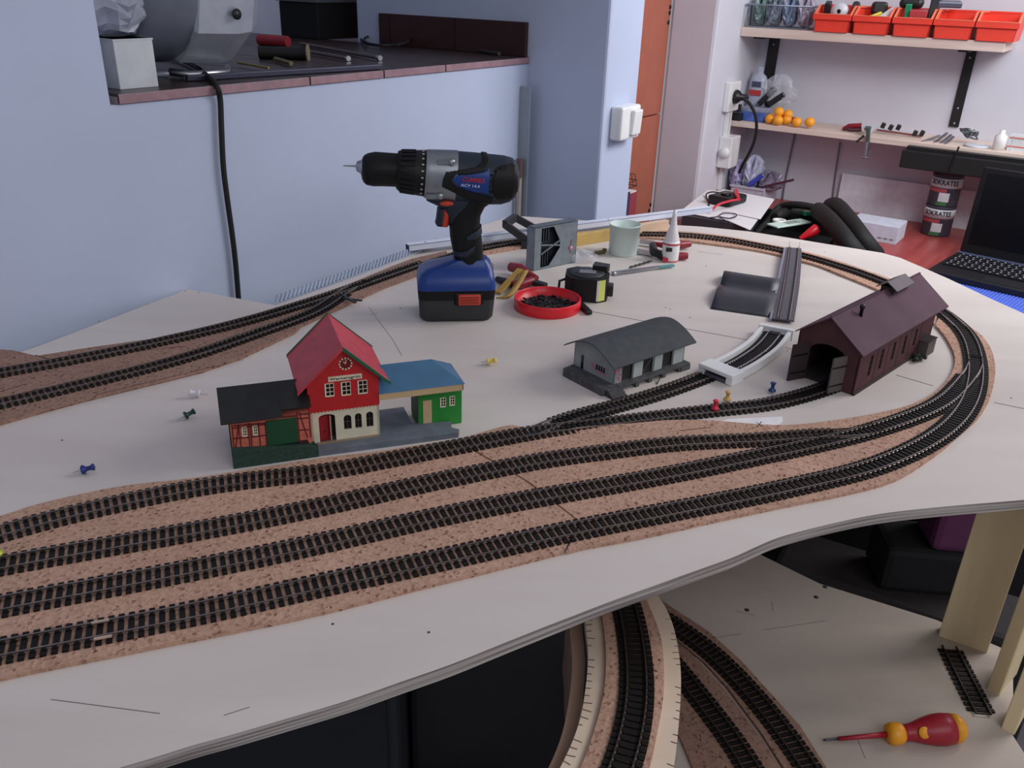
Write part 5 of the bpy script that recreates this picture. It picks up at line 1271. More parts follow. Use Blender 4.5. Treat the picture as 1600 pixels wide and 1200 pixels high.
tt1 = rod((405, 62), (450, 65), .012, RUST, 'red_tool', 'dull red handled tool lying right of the silver appliance', 'tool', z=.012)
tt2 = rod((405, 82), (480, 84), .012, BLACKR, 'black_tool', 'bulky black tool lying right of the silver appliance', 'tool', z=.012, tip=mat('tan_tip', (130, 116, 100), .6))
a, b_ = P(290, 122, SZ+.005), P(592, 104, SZ+.005)
bar = thing('flat_bar', 'long dark blue flat bar lying along the front of the sill', 'bar', a)
MB().beam((0, 0, 0), b_-a, .014, .008).build('bar', mat('bar_bluegrey', (62, 62, 82), .4, .4), bar, bevel=.001)
MB().tube([(0, 0, 0), (P(283, 119, SZ+.005)-a)], [.004, .001], 6).build('pointed_end', BLACK, bar)
cb2_ = P(600, 62, SZ+.004)
pts = [(596+math.cos(k*.55)*34+k*.4, 62+math.sin(k*.55)*9) for k in range(26)]
tag(MB().tube(cat([P(x, y, SZ+.004+.0006*k)-cb2_ for k, (x, y) in enumerate(pts)], 3), .0028, 6).build('coiled_cable', BLACKR, loc=cb2_), 'coil of black cable lying before the black case', 'cable')
# grey sheet and wooden stick in the corner by the pillar
t0, zb0_ = onS(813, 340, .905); t1_, zt0 = onS(829, 136, .905); tl_, _ = onS(811, 136, .905)
gsh = room('grey_sheet', 'thin grey sheet leaning upright in the corner by the pillar', 'sheet', .905, tl_, -.06)
MB().box(0, .030, 0, .004, 0, zt0+.06).build('sheet', mat('sheet_grey', (150, 158, 168), .5), gsh)
ws = room('wooden_stick', 'thin wooden stick leaning in the corner behind the drill', 'stick', .89, onS(806, 340, .89)[0], -.06)
zs_ = onS(812, 250, .89)[1]
MB().box(0, .008, 0, .008, 0, zs_+.06).build('stick', mat('stick_wood', (190, 176, 160), .6), ws)
MB().box(-.002, .010, -.003, .009, zs_+.02, zs_+.062).build('brown_cap', mat('cap_brown', (110, 84, 84), .6), ws)

# ------------------------------------------------------------------ shelves on the back wall
SF, SB = 2.317, 2.518
u0 = tb+.001; u1 = onS(1572, 67, SF)[0]; uz = .323
sh1 = room('upper_shelf', 'upper pale wooden shelf carrying the red bins', 'shelf', SF, u0, uz)
MB().box(0, u1-u0, 0, SB-SF, -.029, 0).build('board', PINE, sh1, bevel=.0015)
sh2 = room('lower_shelf', 'lower pale wooden shelf with tools and orange balls', 'shelf', SF, u0, .012)
MB().box(0, 1.6, 0, SB-SF, -.018, 0).build('board', PINE, sh2, bevel=.0015)
BRK2 = mat('bracket_black', (20, 18, 20), .5)
for px0, px1, lab, pyb in ((1198, 1214, 'left black shelf bracket under the upper shelf', 170), (1508, 1524, 'right black shelf bracket under the upper shelf', 199)):
    ta_, zt_ = onS(px0, 90, SB-.004); tb_, _ = onS(px1, 90, SB-.004); zbm = onS(px0-12, pyb, SB-.004)[1]
    wd = tb_-ta_; bk_ = room('shelf_bracket', lab, 'bracket', SB, ta_, 0)
    MB().box(0, wd, -.006, 0, zbm, uz-.030).build('wall_plate', BRK2, bk_)
    MB().box(0, wd, -.17, 0, uz-.036, uz-.030).build('arm', BRK2, bk_)
    for zz_ in (zbm+.012, zbm+.06, uz-.06): MB().lathe([(0, 0), (.004, 0), (.003, -.003), (0, -.003)], (wd/2, -.006, zz_), 'Y', 10).build('screw', METAL, bk_)
# bins
BIN = mat('bin_red', (232, 66, 48), .4, var=.03); BINR = mat('bin_rim', (240, 120, 90), .4)
edges = [(1271, 1331), (1333, 1393), (1396, 1459), (1461, 1526), (1528, 1598)]
def make_bin(t0, t1, label):
    w_ = t1-t0; b = room('storage_bin', label, 'bin', SF-.012, t0, uz+.0005, 'red storage bins on the upper shelf')
    i = w_*.07; hf, hb_, D = .040, .075, .17
    def wall(p): return MB().add(p, [(0, 1, 2, 3), (7, 6, 5, 4), (0, 4, 5, 1), (1, 5, 6, 2), (2, 6, 7, 3), (3, 7, 4, 0)])
    th = .002
    MB().box(i, w_-i, .006, D-.01, 0, th).build('bottom', BIN, b)
    MB().prism([(i, 0), (w_-i, 0), (w_-i*.55, hf), (i*.55, hf)], .004, .004+th, 'XZ').build('front_wall', BIN, b)
    MB().prism([(i, 0), (w_-i, 0), (w_-i*.3, hb_), (i*.3, hb_)], D-.012, D-.010, 'XZ').build('back_wall', BIN, b)
    for sd in (0, 1):
        q = lambda x: x if not sd else w_-x
        pr = [(.004, 0), (D-.010, 0), (D-.010, hb_), (.045, hb_), (.004, hf)]
        mb = MB(); n = len(pr); vs = [(q(i*(1-z/hb_)*.9+i*.15), y, z) for y, z in pr]+[(q(i*(1-z/hb_)*.9+i*.15+th), y, z) for y, z in pr]
        mb.add(vs, [tuple(range(n)), tuple(range(2*n-1, n-1, -1))]+[(k, (k+1) % n, n+(k+1) % n, n+k) for k in range(n)]); mb.build('side_wall', BIN, b)
        xs_ = sorted((q(.0), q(.008)))
        MB().beam((sum(xs_)/2, -.002, hf+.006), (sum(xs_)/2, .045, hb_+.002), .008, .006, up=(1, 0, 0)).box(xs_[0], xs_[1], .045, D-.008, hb_, hb_+.005).build('side_rim', BINR, b)
    MB().box(0, w_, -.004, .006, hf-.004, hf+.012).build('front_lip', BIN, b, bevel=.001)
    MB().box(.002, w_-.002, -.005, .006, hf+.012, hf+.0145).build('lip_edge', BINR, b)
    MB().box(0, w_, D-.014, D-.006, hb_, hb_+.005).build('back_rim', BIN, b)
    return b
labs = ['red storage bin holding a white ring, first from the wire basket', 'red storage bin with yellow and white parts, second from the wire basket', 'red storage bin with a green strap and dark red box, middle one', 'empty red storage bin, second from the right end of the shelf', 'empty red storage bin overhanging the right end of the shelf']
bins = []
for (a, c), l in zip(edges, labs):
    ta_ = onS(a, 25, SF-.012)[0]; tc_ = onS(c, 25, SF-.012)[0]; bins.append((ta_, tc_)); make_bin(ta_, tc_, l)
def inbin(k, u_, dy, dz): return ST(SF+dy, bins[k][0]+(bins[k][1]-bins[k][0])*u_, uz+dz)
def blob(name, label, c_, k, u_, dy, dz, dims, m, rot=0.0, tilt=0.0, bev=.004):
    t = thing(name, label, c_, inbin(k, u_, dy, dz), ROOMROT+rot)
    o = MB().obox((0, 0, 0), *dims, tilt=('X', tilt)).build('body', m, t, bevel=bev); return t
WG = mat('pale_grey', (200, 206, 214), .4); DGN = mat('strap_green', (20, 140, 96), .5); YE = mat('yellow_part', (220, 200, 70), .5); DRD = mat('box_dark_red', (176, 60, 66), .5); BLK2 = MATS['black_plastic']
o = thing('tape_roll', 'white ring shaped roll standing in the first red bin', 'roll', inbin(0, .55, .04, .062), ROOMROT)
MB().lathe([(.007, -.012), (.026, -.012), (.026, .012), (.007, .012), (.007, -.012)], (0, 0, 0), 'Y', 28, cap=False).build('roll', WG, o)
MB().lathe([(0, -.008), (.009, -.008), (.009, .008), (0, .008)], (0, 0, 0), 'Y', 16).build('core', BLK2, o)
blob('black_adapter', 'black adapter standing left in the first red bin', 'adapter', 0, .2, .05, .055, (.02, .04, .07), BLK2, .2, .2)
blob('dark_fabric', 'black cloth bundle at the right of the first red bin', 'cloth', 0, .85, .09, .06, (.025, .05, .06), BLK2, .4, .4, .01)
blob('white_block', 'white rounded part lying in the second red bin', 'part', 1, .75, .05, .055, (.03, .09, .02), mat('part_white', (222, 222, 226), .5), -.5, .5, .008)
for k, (dx, l) in enumerate(((.38, 'yellow strip lying left in the second red bin'), (.55, 'yellow strip lying right in the second red bin'))):
    blob('yellow_strip', l, 'strip', 1, dx, .04, .052, (.012, .07, .006), YE, -.7, .35, .002)
blob('dark_case', 'dark glossy part behind the yellow strips in the second bin', 'part', 1, .4, .11, .075, (.05, .03, .04), BLK2, .3, 0, .01)
blob('green_strap', 'green strap standing up in the middle red bin', 'strap', 2, .27, .03, .05, (.018, .012, .085), DGN, .1, .2, .002)
blob('dark_red_box', 'dark red box standing in the middle red bin', 'box', 2, .55, .04, .052, (.05, .05, .05), DRD, .05, .1, .002)
blob('black_bundle', 'black bundle on top of the things in the middle red bin', 'bundle', 2, .25, .07, .095, (.07, .05, .03), BLK2, .1, .1, .012)
blob('black_remote', 'black box leaning at the right of the middle red bin', 'box', 2, .88, .05, .072, (.028, .03, .085), BLK2, .1, -.15, .003)
blob('silver_drive', 'dark silver device lying across the third and fourth red bins', 'device', 3, .15, .07, .096, (.07, .05, .018), mat('device_grey', (92, 96, 112), .35, .5), .3, .1, .004)
# wire basket
tw0, zw = onS(1163, 20, SF+.0); tw1, _ = onS(1266, 20, SF)
wb = room('wire_basket', 'grey wire basket full of plastic bags at the left of the upper shelf', 'basket', SF+.004, tw0+.004, uz)
WIRE = mat('wire_grey', (140, 150, 164), .4, .7); Wb = tw1-tw0-.008; Hb = .072; mb = MB()
for k in range(10):
    x = Wb*k/9; mb.tube([(x, .16, Hb), (x, .155, .003), (x, .004, .003), (x, 0, Hb)], .0014, 6)
for k in range(6): y = .16*k/5; mb.tube([(0, y, Hb), (.003, y, .003), (Wb-.003, y, .003), (Wb, y, Hb)], .0014, 6)
mb.build('wires', WIRE, wb)
MB().tube([(0, 0, Hb), (Wb, 0, Hb), (Wb, .16, Hb), (0, .16, Hb), (0, 0, Hb)], .0028, 8).build('top_rim', WIRE, wb)
random.seed(2)
for k in range(4):
    tt = thing('small_bag', ['greenish plastic bag at the left in the wire basket', 'grey plastic bag second from left in the wire basket', 'bluish plastic bag third from left in the wire basket', 'lilac plastic bag at the right in the wire basket'][k], 'plastic bag', ST(SF+.07, tw0+Wb*(.14+.24*k)+.004, uz+.006), ROOMROT)
    crumple(Wb*.11, .045, .085, 20+k, parent=tt, m=mat('bagc%d' % k, [(96, 120, 116), (120, 130, 142), (110, 124, 150), (150, 142, 160)][k], .3, var=.4, scale=60), amp=.2)
# lower shelf things
LS = .012
def onshelf(px, py, dy=0): return onS(px, py, SF+dy)
t_, z_ = onshelf(1180, 166, .12); th_ = onshelf(1180, 103, .12)[1]
wbo = room('white_bottle', 'white bottle with red label at the left end of the lower shelf', 'bottle', SF+.12, t_, LS)
hB = th_-LS
MB().lathe([(0, 0), (.030, 0), (.032, .004), (.032, hB*.72), (.026, hB*.82), (.012, hB*.88), (.012, hB), (0, hB)], n=28, frm=Matrix.Diagonal((1, .6, 1))).build('bottle_body', mat('bottle_grey', (178, 184, 200), .4), wbo)
MB().box(-.023, .020, -.0235, -.015, hB*.46, hB*.56).build('red_label', mat('label_red', (180, 60, 60), .5), wbo)
MB().box(-.016, .016, -.022, -.016, hB*.62, hB*.72).build('logo_mark', mat('logo_dark', (70, 70, 100), .5), wbo)
MB().lathe([(.012, 0), (.016, 0), (.016, .002), (.012, .002)], (0, -.021, hB*.14), 'Y', 20, cap=False).build('ring_mark', mat('ring_blue', (70, 100, 160), .5), wbo)
ORB = mat('ball_orange', (244, 164, 40), .5, var=.08, scale=60); 
ol = [(1217, 175, .03, 'top orange ball of the little heap'), (1203, 187, .03, 'leftmost orange ball of the heap on the lower shelf'), (1215.5, 189.5, .012, 'front orange ball of the heap, with a dark spot'), (1231, 179, .055, 'orange ball at the back right of the heap'), (1229, 188, .05, 'orange ball low at the right of the heap'), (1245, 191, .02, 'orange ball lying alone right of the heap'), (1265, 191, .02, 'orange ball farthest right on the lower shelf')]
rb = None
for k, (px, py, dy, l) in enumerate(ol):
    t_, z_ = onshelf(px, py, dy)
    if rb is None: rb = abs(onshelf(px+7.6, py, dy)[0]-t_)
    o = MB().lathe([(rb*math.sin(PI*j/14), -rb*math.cos(PI*j/14)) for j in range(15)], n=24, cap=False).build('orange_ball', ORB, loc=ST(SF+dy, t_, max(z_, LS+rb)))
    tag(o, l, 'ball', 'orange balls on the lower shelf')
RBL = mat('ball_red', (190, 50, 34), .5)
for k, (px, py, dy) in enumerate(((1224, 184, .05), (1240, 188, .08))):
    t_, z_ = onshelf(px, py, dy); o = MB().lathe([(rb*.7*math.sin(PI*j/12), -rb*.7*math.cos(PI*j/12)) for j in range(13)], n=20, cap=False).build('red_ball', RBL, loc=ST(SF+dy, t_, max(z_, LS+rb*.7)))
    tag(o, ['small red ball wedged inside the orange heap', 'small red ball behind the gap between heap and single balls'][k], 'ball')
def sbox(name, label, c_, px0, px1, py0, py1, dy, dep, m, bev=.003, rot=0, floor=True):
    t0, z1 = onshelf(px0, py0, dy); t1, _ = onshelf(px1, py0, dy); z0 = LS if floor else onshelf(px0, py1, dy)[1]
    t = room(name, label, c_, SF+dy, t0, z0); t.rotation_euler = (0, 0, ROOMROT+rot)
    MB().box(0, t1-t0, 0, dep, 0, max(.004, z1-z0)).build('body', m, t, bevel=bev); return t
ad = sbox('black_adapter', 'black plug adapter on the left end of the lower shelf', 'adapter', 1143, 1158, 176, 190, .01, .04, BLK2)
MB().box(.005, .025, .01, .03, .03, .055).build('adapter_top', BLK2, ad, bevel=.003)
sbox('blue_packet', 'blue packet lying behind the orange balls', 'packet', 1158, 1195, 174, 190, .035, .06, mat('packet_blue', (70, 96, 170), .35, var=.3, scale=40))
sbox('grey_packet', 'grey transparent packet lying on top of the blue packet', 'packet', 1160, 1200, 166, 174, .045, .05, mat('packet_grey', (140, 144, 166), .35, var=.2), floor=False)
for k, (a, c, l) in enumerate((((1186, 163), (1212, 138), 'left black rod inside the clear bag by the bracket'), ((1200, 164), (1226, 147), 'right black rod inside the clear bag by the bracket'))):
    ta_, za1 = onshelf(*a, .09); tb_, zb1 = onshelf(*c, .10); t = room('black_tube', l, 'tube', SF+.09, ta_, max(za1, LS+.02))
    MB().beam((0, 0, 0), (tb_-ta_, .01, zb1-max(za1, LS+.02)), .022, .02).build('tube', BLK2, t, bevel=.004)
ta_, za1 = onshelf(1215, 160, .10); cbg2 = room('clear_bag', 'large clear plastic bag on the lower shelf around two black rods', 'plastic bag', SF+.11, ta_, za1-.01)
crumple(.050, .025, .085, 31, parent=cbg2, amp=.6)
# clamp, tools, strip of switches
def sp(px, py, dy): t_, z_ = onshelf(px, py, dy); return Vector((t_, dy, z_))
def sgrp(name, label, c_): return room(name, label, c_, SF, 0, 0)
gc = sgrp('screw_clamp', 'small steel screw clamp gripping the front of the lower shelf', 'clamp')
MB().beam(sp(1357, 201, -.012), sp(1355, 236, -.012), .016, .010).beam(sp(1355, 202, -.016), sp(1357, 199, .05), .018, .008).build('frame', mat('clamp_steel', (92, 98, 96), .5, .6), gc)
MB().tube([sp(1355, 222, -.02), sp(1352, 247, -.02)], .005, 8).build('spindle', METAL, gc)
MB().tube([sp(1346, 246, -.02), sp(1358, 247, -.02)], .004, 8).build('tommy_bar', METAL, gc)
MB().beam(sp(1350, 212, -.014), sp(1338, 222, -.03), .003, .006).build('lever', BLK2, gc)
o = sgrp('white_funnel', 'white triangular piece standing behind the clamp', 'piece'); a = sp(1347, 195, .06); MB().prism([(a.x, a.z+.004), (a.x+.05, a.z+.003), (a.x+.032, LS), (a.x+.018, LS)], .06, .07, 'XZ').build('body', WG, o)
o = sgrp('red_cutters', 'dark red hand cutters lying left of the clamp', 'cutters')
MB().tube([sp(1317, 202, .07), sp(1326, 197, .07), sp(1346, 197, .08)], [.006, .008, .010], 8).build('handle', MATS['plier_red'], o); MB().tube([sp(1320, 201, .05), sp(1330, 203, .05), sp(1346, 203, .06)], .006, 8).build('handle', mat('cut_dark', (70, 28, 40), .5), o)
o = sgrp('switch_strip', 'narrow brown board with a row of small black switches', 'board')
MB().beam(sp(1370, 203, .10), sp(1440, 213, .10), .008, .006).build('board', mat('pcb_brown', (120, 74, 70), .6), o)
for px, py in ((1380, 196), (1392, 199), (1404, 199), (1430, 208), (1441, 208)): p = sp(px, py, .10); MB().obox(p, .014, .012, .018, .2, ('Y', .3)).build('switch', BLK2, o, bevel=.002)
o = sgrp('steel_chisels', 'bundle of silver steel tools lying on the lower shelf', 'tools')
for a, c in (((1456, 226), (1480, 208)), ((1466, 227), (1486, 211)), ((1476, 226), (1490, 214)), ((1440, 222), (1468, 212))): MB().beam(sp(*a, .03), sp(*c, .10), .007, .006).build('blade', METAL, o)
o = sgrp('wire_tangle', 'tangle of dull silver wire by the right bracket foot', 'wire')
random.seed(6); c = sp(1516, 212, .10); MB().tube(cat([c+Vector((random.uniform(-.035, .035), random.uniform(-.02, .02), random.uniform(-.012, .022))) for _ in range(26)], 4), .0026, 6).build('wire', mat('wire_dull', (120, 126, 134), .4, .8), o)
o = sgrp('flat_dish', 'flat silver dish lying right of the wire tangle', 'dish'); c = sp(1527, 226, .05); MB().lathe([(0, 0), (.036, 0), (.038, .006), (.030, .007), (0, .004)], (c.x, .05, LS), n=28).build('dish', WG, o)
o = sgrp('small_bottle', 'small white bottle at the right of the lower shelf', 'bottle'); c = sp(1560, 231, .04); MB().lathe([(0, 0), (.018, 0), (.018, .042), (.008, .050), (.008, .060), (0, .060)], (c.x, .04, LS), n=20).build('body', WHITEP, o)
o = sgrp('pin_box', 'clear box with red stripes at the right edge of the lower shelf', 'box'); c = sp(1573, 232, .05)
MB().box(c.x, c.x+.16, .05, .12, LS, LS+.045).build('box', mat('box_clear_white', (206, 212, 214), .3), o)
MB().box(c.x-.001, c.x+.161, .048, .05, LS+.038, LS+.041).box(c.x-.001, c.x+.161, .048, .05, LS+.012, LS+.015).build('stripe', mat('stripe_red', (206, 100, 90), .5), o)
for k in range(3): MB().box(c.x+.05*k+.01, c.x+.05*k+.014, .048, .05, LS, LS+.045).build('divider', WG, o)
# black light bar under the shelf
t0, z1 = onS(1410, 234, SF-.05); _, z0 = onS(1409, 262, SF-.05)
lbr = room('black_bar_lamp', 'long black bar lamp mounted under the front of the lower shelf', 'lamp', SF-.05, t0, z0)
MB().box(0, .9, 0, .045, 0, z1-z0).build('housing', BLACKR, lbr, bevel=.003)
MB().box(.01, .5, .01, .04, z1-z0, z1-z0+.012).build('mount', BLK2, lbr)
c = onS(1498, 231, SF-.052); MB().tube([(c[0]-t0-.01, -.004, .01), (c[0]-t0, -.004, z1-z0+.03)], .003, 6).build('cable', BLK2, lbr)
for k, pts in enumerate((((1243, 205), (1236, 240), (1226, 290), (1222, 318)), ((1313, 222), (1306, 270), (1300, 318)))):
    l = [onS(px, py, SB-.004) for px, py in pts]; t = room('wall_cable', ['left grey cable hanging on the wall below the lower shelf', 'right thin grey cable hanging on the wall below the lower shelf'][k], 'cable', SB-.004, l[0][0], l[0][1])
    MB().tube(cat([(a-l[0][0], 0, b_-l[0][1]) for a, b_ in l], 5), .0028, 6).build('cable', mat('cable_grey', (110, 108, 122), .6), t)

# ------------------------------------------------------------------ desk below the shelves
DZ = -.28
dk = room('work_desk', 'reddish wooden desk below the shelves', 'desk', 1.45, tb+.002, DZ)
RW = wood_mat('red_wood', (150, 62, 62), (176, 84, 80), (40, 3, 20), .35)
for k in range(6): MB().box(k*.3, k*.3+.298, 0, 1.066, -.025, 0).build('plank', RW, dk, bevel=.001)
for (x_, y_) in ((.05, .05), (1.7, .05), (.05, 1.0), (1.7, 1.0)): MB().box(x_, x_+.05, y_, y_+.05, FLOORZ-DZ, -.025).build('leg', RW, dk)
PZ = DZ+.10
PAP = mat('paper', (226, 226, 230), .8, var=.02)
def sheet(pxs, z, label, rotn=0):
    w_ = [P(px, py, z) for px, py in pxs]; c = sum(w_, Vector())/len(w_)
    o = MB().prism([(v.x-c.x, v.y-c.y) for v in w_], 0, .0012).build('paper_sheet', PAP, loc=c); return tag(o, label, 'paper')
pq = [P(*p, PZ) for p in ((1066, 336), (1122, 300), (1196, 312), (1165, 352))]; pc_ = sum(pq, Vector())/4
tag(MB().prism([(v.x-pc_.x, v.y-pc_.y) for v in pq], 0, .099).build('dark_box', mat('box_charcoal', (58, 56, 62), .7), loc=(pc_.x, pc_.y, DZ), bevel=.002), 'dark grey box under the pile of papers', 'box')
sheet([(1083, 322), (1130, 296), (1208, 311), (1172, 360)], PZ, 'bottom paper sheet of the pile, its corner pointing to the black bag')
sheet([(1062, 331), (1106, 297), (1160, 303), (1135, 345)], PZ+.0015, 'paper sheet sticking out to the left of the pile')
sheet([(1128, 330), (1165, 306), (1210, 312), (1188, 343)], PZ+.003, 'top paper sheet right of the black multimeter')
mm0 = P(1136, 316, PZ+.006); mmt = thing('multimeter', 'black multimeter with red test leads lying on the papers', 'multimeter', mm0, ROOMROT-.15)
MB().box(-.04, .042, -.055, .05, -.0005, .026).build('case', BLACK, mmt, bevel=.006)
MB().box(-.026, .030, .012, .04, .026, .0275).build('display', mat('lcd', (58, 60, 60), .3), mmt)
MB().lathe([(0, .026), (.016, .026), (.015, .031), (0, .031)], (0, -.015, 0), n=20).build('dial', BLACKG, mmt)
def mp(px, py, z): v = P(px, py, PZ+z)-mm0; return Matrix.Rotation(-(ROOMROT-.15), 3, 'Z') @ v
LR = mat('lead_red', (214, 40, 60), .4)
MB().tube(cat([mp(1152, 306, .034), mp(1154, 311, .036), mp(1140, 314, .036), mp(1122, 320, .03), mp(1110, 330, .012)], 6), .0035, 8).build('red_lead', LR, mmt)
MB().tube([mp(1149, 298, .034), mp(1151, 304, .036), mp(1155, 312, .036)], [.007, .008, .004], 10).build('red_probe', LR, mmt)
MB().tube(cat([mp(1130, 302, .03), mp(1112, 300, .02), mp(1103, 305, .008), mp(1108, 318, .006), mp(1104, 330, .006)], 6), .0022, 6).build('black_lead', BLACKR, mmt)
gl0 = P(1128, 338, PZ+.006); t = thing('wire_loop', 'thin dark wire loop lying on the front of the papers', 'wire', gl0)
MB().tube(cat([P(px, py, PZ+.006)-gl0 for px, py in ((1110, 340), (1122, 338), (1130, 333), (1148, 334), (1150, 338), (1138, 341), (1124, 339), (1140, 348))], 6), .0018, 6).build('wire', mat('wire_navy', (50, 40, 70), .5), t)
# white plastic box with bags
pl0 = P(1141, 312, DZ); s_, t_ = (pl0-W0).dot(ES), (pl0-W0).dot(ET)
s_ = 2.33; t_ = onS(1141, 300, s_)[0]; t2_ = onS(1192, 300, s_)[0]; ztop = onS(1160, 290, s_)[1]
pbx = room('plastic_tub', 'white plastic tub of bags standing behind the papers', 'tub', s_, t_, DZ)
w_ = t2_-t_; hh_ = ztop-DZ
MB().box(0, w_, 0, .003, 0, hh_).box(0, w_, .157, .16, 0, hh_).box(0, .003, 0, .16, 0, hh_).box(w_-.003, w_, 0, .16, 0, hh_).box(0, w_, 0, .16, 0, .003).build('tub_wall', mat('tub_white', (190, 190, 204), .4), pbx)
MB().box(-.004, w_+.004, -.004, .0, hh_-.008, hh_).build('rim', mat('tub_white', (190, 190, 204)), pbx)
for k, (px, py, sx_, sz_, c_, l) in enumerate(((1150, 290, .030, .08, (170, 164, 200), 'lilac plastic bag at the left in the white tub'), (1172, 290, .035, .10, (190, 192, 214), 'white plastic bag in the middle of the white tub'), (1200, 290, .045, .06, (120, 112, 132), 'grey plastic bag hanging over the right of the white tub'))):
    a, zz_ = onS(px, py, s_+.06); t = room('plastic_bag', l, 'plastic bag', s_+.07, a, ztop-.02); crumple(sx_, .05, sz_, 40+k, parent=t, m=mat('tubbag%d' % k, c_, .3, var=.3, scale=50), amp=.22)
o = room('blue_pen', 'thick blue marker lying across the bags in the white tub', 'marker', s_, 0, 0); a, b_ = onS(1170, 290, s_), onS(1188, 275, s_)
MB().tube([(a[0], 0, a[1]), (b_[0], .02, b_[1])], .009, 10).build('barrel', mat('marker_blue', (50, 60, 160), .4), o)
o = room('dark_brush', 'dark flat tool sticking out right of the white tub', 'tool', s_, 0, 0); a, b_ = onS(1192, 292, s_+.02), onS(1240, 281, s_+.02)
MB().beam((a[0], .02, a[1]), (b_[0], .02, b_[1]), .010, .008).build('shaft', mat('tool_maroon', (80, 40, 60), .5), o)
# black tool bag with padded rolls
bgc = P(1232, 362, DZ+.06); bgt = thing('tool_bag', 'open black bag full of parts behind the table edge', 'bag', Vector((bgc.x, bgc.y, DZ)), ROOMROT)
MB().box(-.16, .16, -.11, -.10, 0, .07).box(-.16, .16, .12, .13, 0, .09).box(-.16, -.15, -.11, .13, 0, .08).box(.15, .16, -.11, .13, 0, .08).box(-.16, .16, -.11, .13, 0, .01).build('bag_body', BLACKR, bgt, bevel=.004)
MB().box(-.15, .15, -.10, .12, .01, .035).build('dark_filling', mat('fill_dark', (24, 24, 28), .7, var=.5, scale=60), bgt)
def roll(name, label, pts, z0, r):
    w_ = [P(px, py, z0+dz) for px, py, dz in pts]; o0 = w_[0].copy(); t = thing(name, label, 'roll', o0)
    rr = [r*.55]+[r]*(len(cat(w_, 5))-2)+[r*.8]; MB().tube([p-o0 for p in cat(w_, 5)], rr, 16).build('padded_roll', BLACKR, t); return t
roll('padded_tube', 'thick black padded tube in front, curving down beside the bag', [(1277, 328, .0), (1290, 338, .01), (1308, 358, .0), (1325, 380, -.02), (1345, 404, -.06)], DZ+.12, .025)
roll('padded_tube', 'thick black padded tube behind, its rounded end standing highest', [(1296, 322, .0), (1308, 322, .02), (1328, 345, .01), (1350, 375, -.02), (1372, 402, -.07)], DZ+.12, .024)
roll('bag_strap', 'thin black padded strap arching over the open bag', [(1180, 366, -.08), (1200, 345, -.05), (1218, 324, -.02), (1245, 320, 0), (1280, 326, 0)], DZ+.12, .011)
roll('black_roll', 'black rolled cloth lying inside the back of the open bag', [(1212, 338, 0), (1228, 332, 0), (1252, 330, 0)], DZ+.09, .016)
c = P(1238, 350, DZ+.085); t = thing('circuit_board', 'pale green white board with printed lines lying in the bag', 'board', c, .55)
MB().box(-.085, .06, -.022, .024, 0, .006).build('board', mat('board_pale', (200, 226, 214), .5), t, bevel=.003)
for k in range(4): MB().box(-.03+k*.014, -.022+k*.014, -.012, .012, .006, .0065).build('printed_line', mat('print_grey', (110, 120, 120), .6), t)
c = P(1217, 347, DZ+.085); t = thing('white_ring', 'small white ring lying at the left end of the pale board', 'ring', c, 0)
MB().lathe([(.014, 0), (.020, 0), (.020, .008), (.014, .008), (.014, 0)], n=24, cap=False).build('ring', WHITEP, t)
c = P(1272, 350, DZ+.09); t = thing('green_part', 'small bright green part beside the pale board', 'part', P(1262, 336, DZ+.09), .3); MB().box(-.02, .02, -.01, .01, 0, .012).build('body', DGN, t, bevel=.002)
a, b_ = P(1250, 373, DZ+.07), P(1276, 358, DZ+.10); t = thing('red_handle_tool', 'bright red handled tool sticking out of the black bag', 'tool', a)
MB().tube([(0, 0, 0), (b_-a)*.5, b_-a, (b_-a)*1.12], [.006, .012, .017, .010], 12).build('handle', REDP, t)
# boxes, paint cans
wpn = room('wall_board', 'pale board leaning on the wall behind the carton', 'board', 2.50, .34, DZ); MB().box(0, .44, 0, .008, 0, .13).build('board', mat('panel_pale', (226, 230, 240), .6), wpn)
pc = P(1330, 374, DZ); s_ = 2.13; t0 = onS(1322, 376, s_)[0]; t1 = onS(1400, 378, s_)[0]; zt_ = onS(1380, 352, s_)[1]
cbx = room('white_carton', 'flat white carton on the desk left of the paint cans', 'box', s_, t0, DZ)
MB().box(0, t1-t0, 0, .12, 0, zt_-DZ).build('carton', mat('carton_pale', (200, 206, 222), .7), cbx, bevel=.001)
for k in range(3): MB().box((t1-t0)*.62+k*.018, (t1-t0)*.62+k*.018+.012, -.0006, 0, .012, .016).build('printed_line', mat('print_grey', (110, 120, 120)), cbx)
s_ = 2.36; t0, _ = onS(1434, 372, s_); t1, _ = onS(1482, 372, s_); rc_ = (t1-t0)/2; zb1 = DZ
zc = onS(1455, 322, s_-rc_)[1]-DZ; hC = zc
LBL = mat('can_white', (206, 206, 210), .5); CW = mat('can_dark', (62, 60, 72), .5); CR = mat('can_red', (170, 70, 76), .5); CG = mat('can_green', (60, 110, 66), .5); INK = mat('can_ink', (30, 26, 34), .5)
def curved_text(s_, size, r, h, parent, m, cover=1.3):
    o = text('lettering', s_, size, parent, (0, 0, 0), (0, 0, 0), m, .0004, r*cover, .0004); me = o.data
    for v in me.vertices:
        a = v.co.x/r; v.co = Vector(((r+.0006+v.co.z)*math.sin(a), -(r+.0006+v.co.z)*math.cos(a), h+v.co.y))
    return o
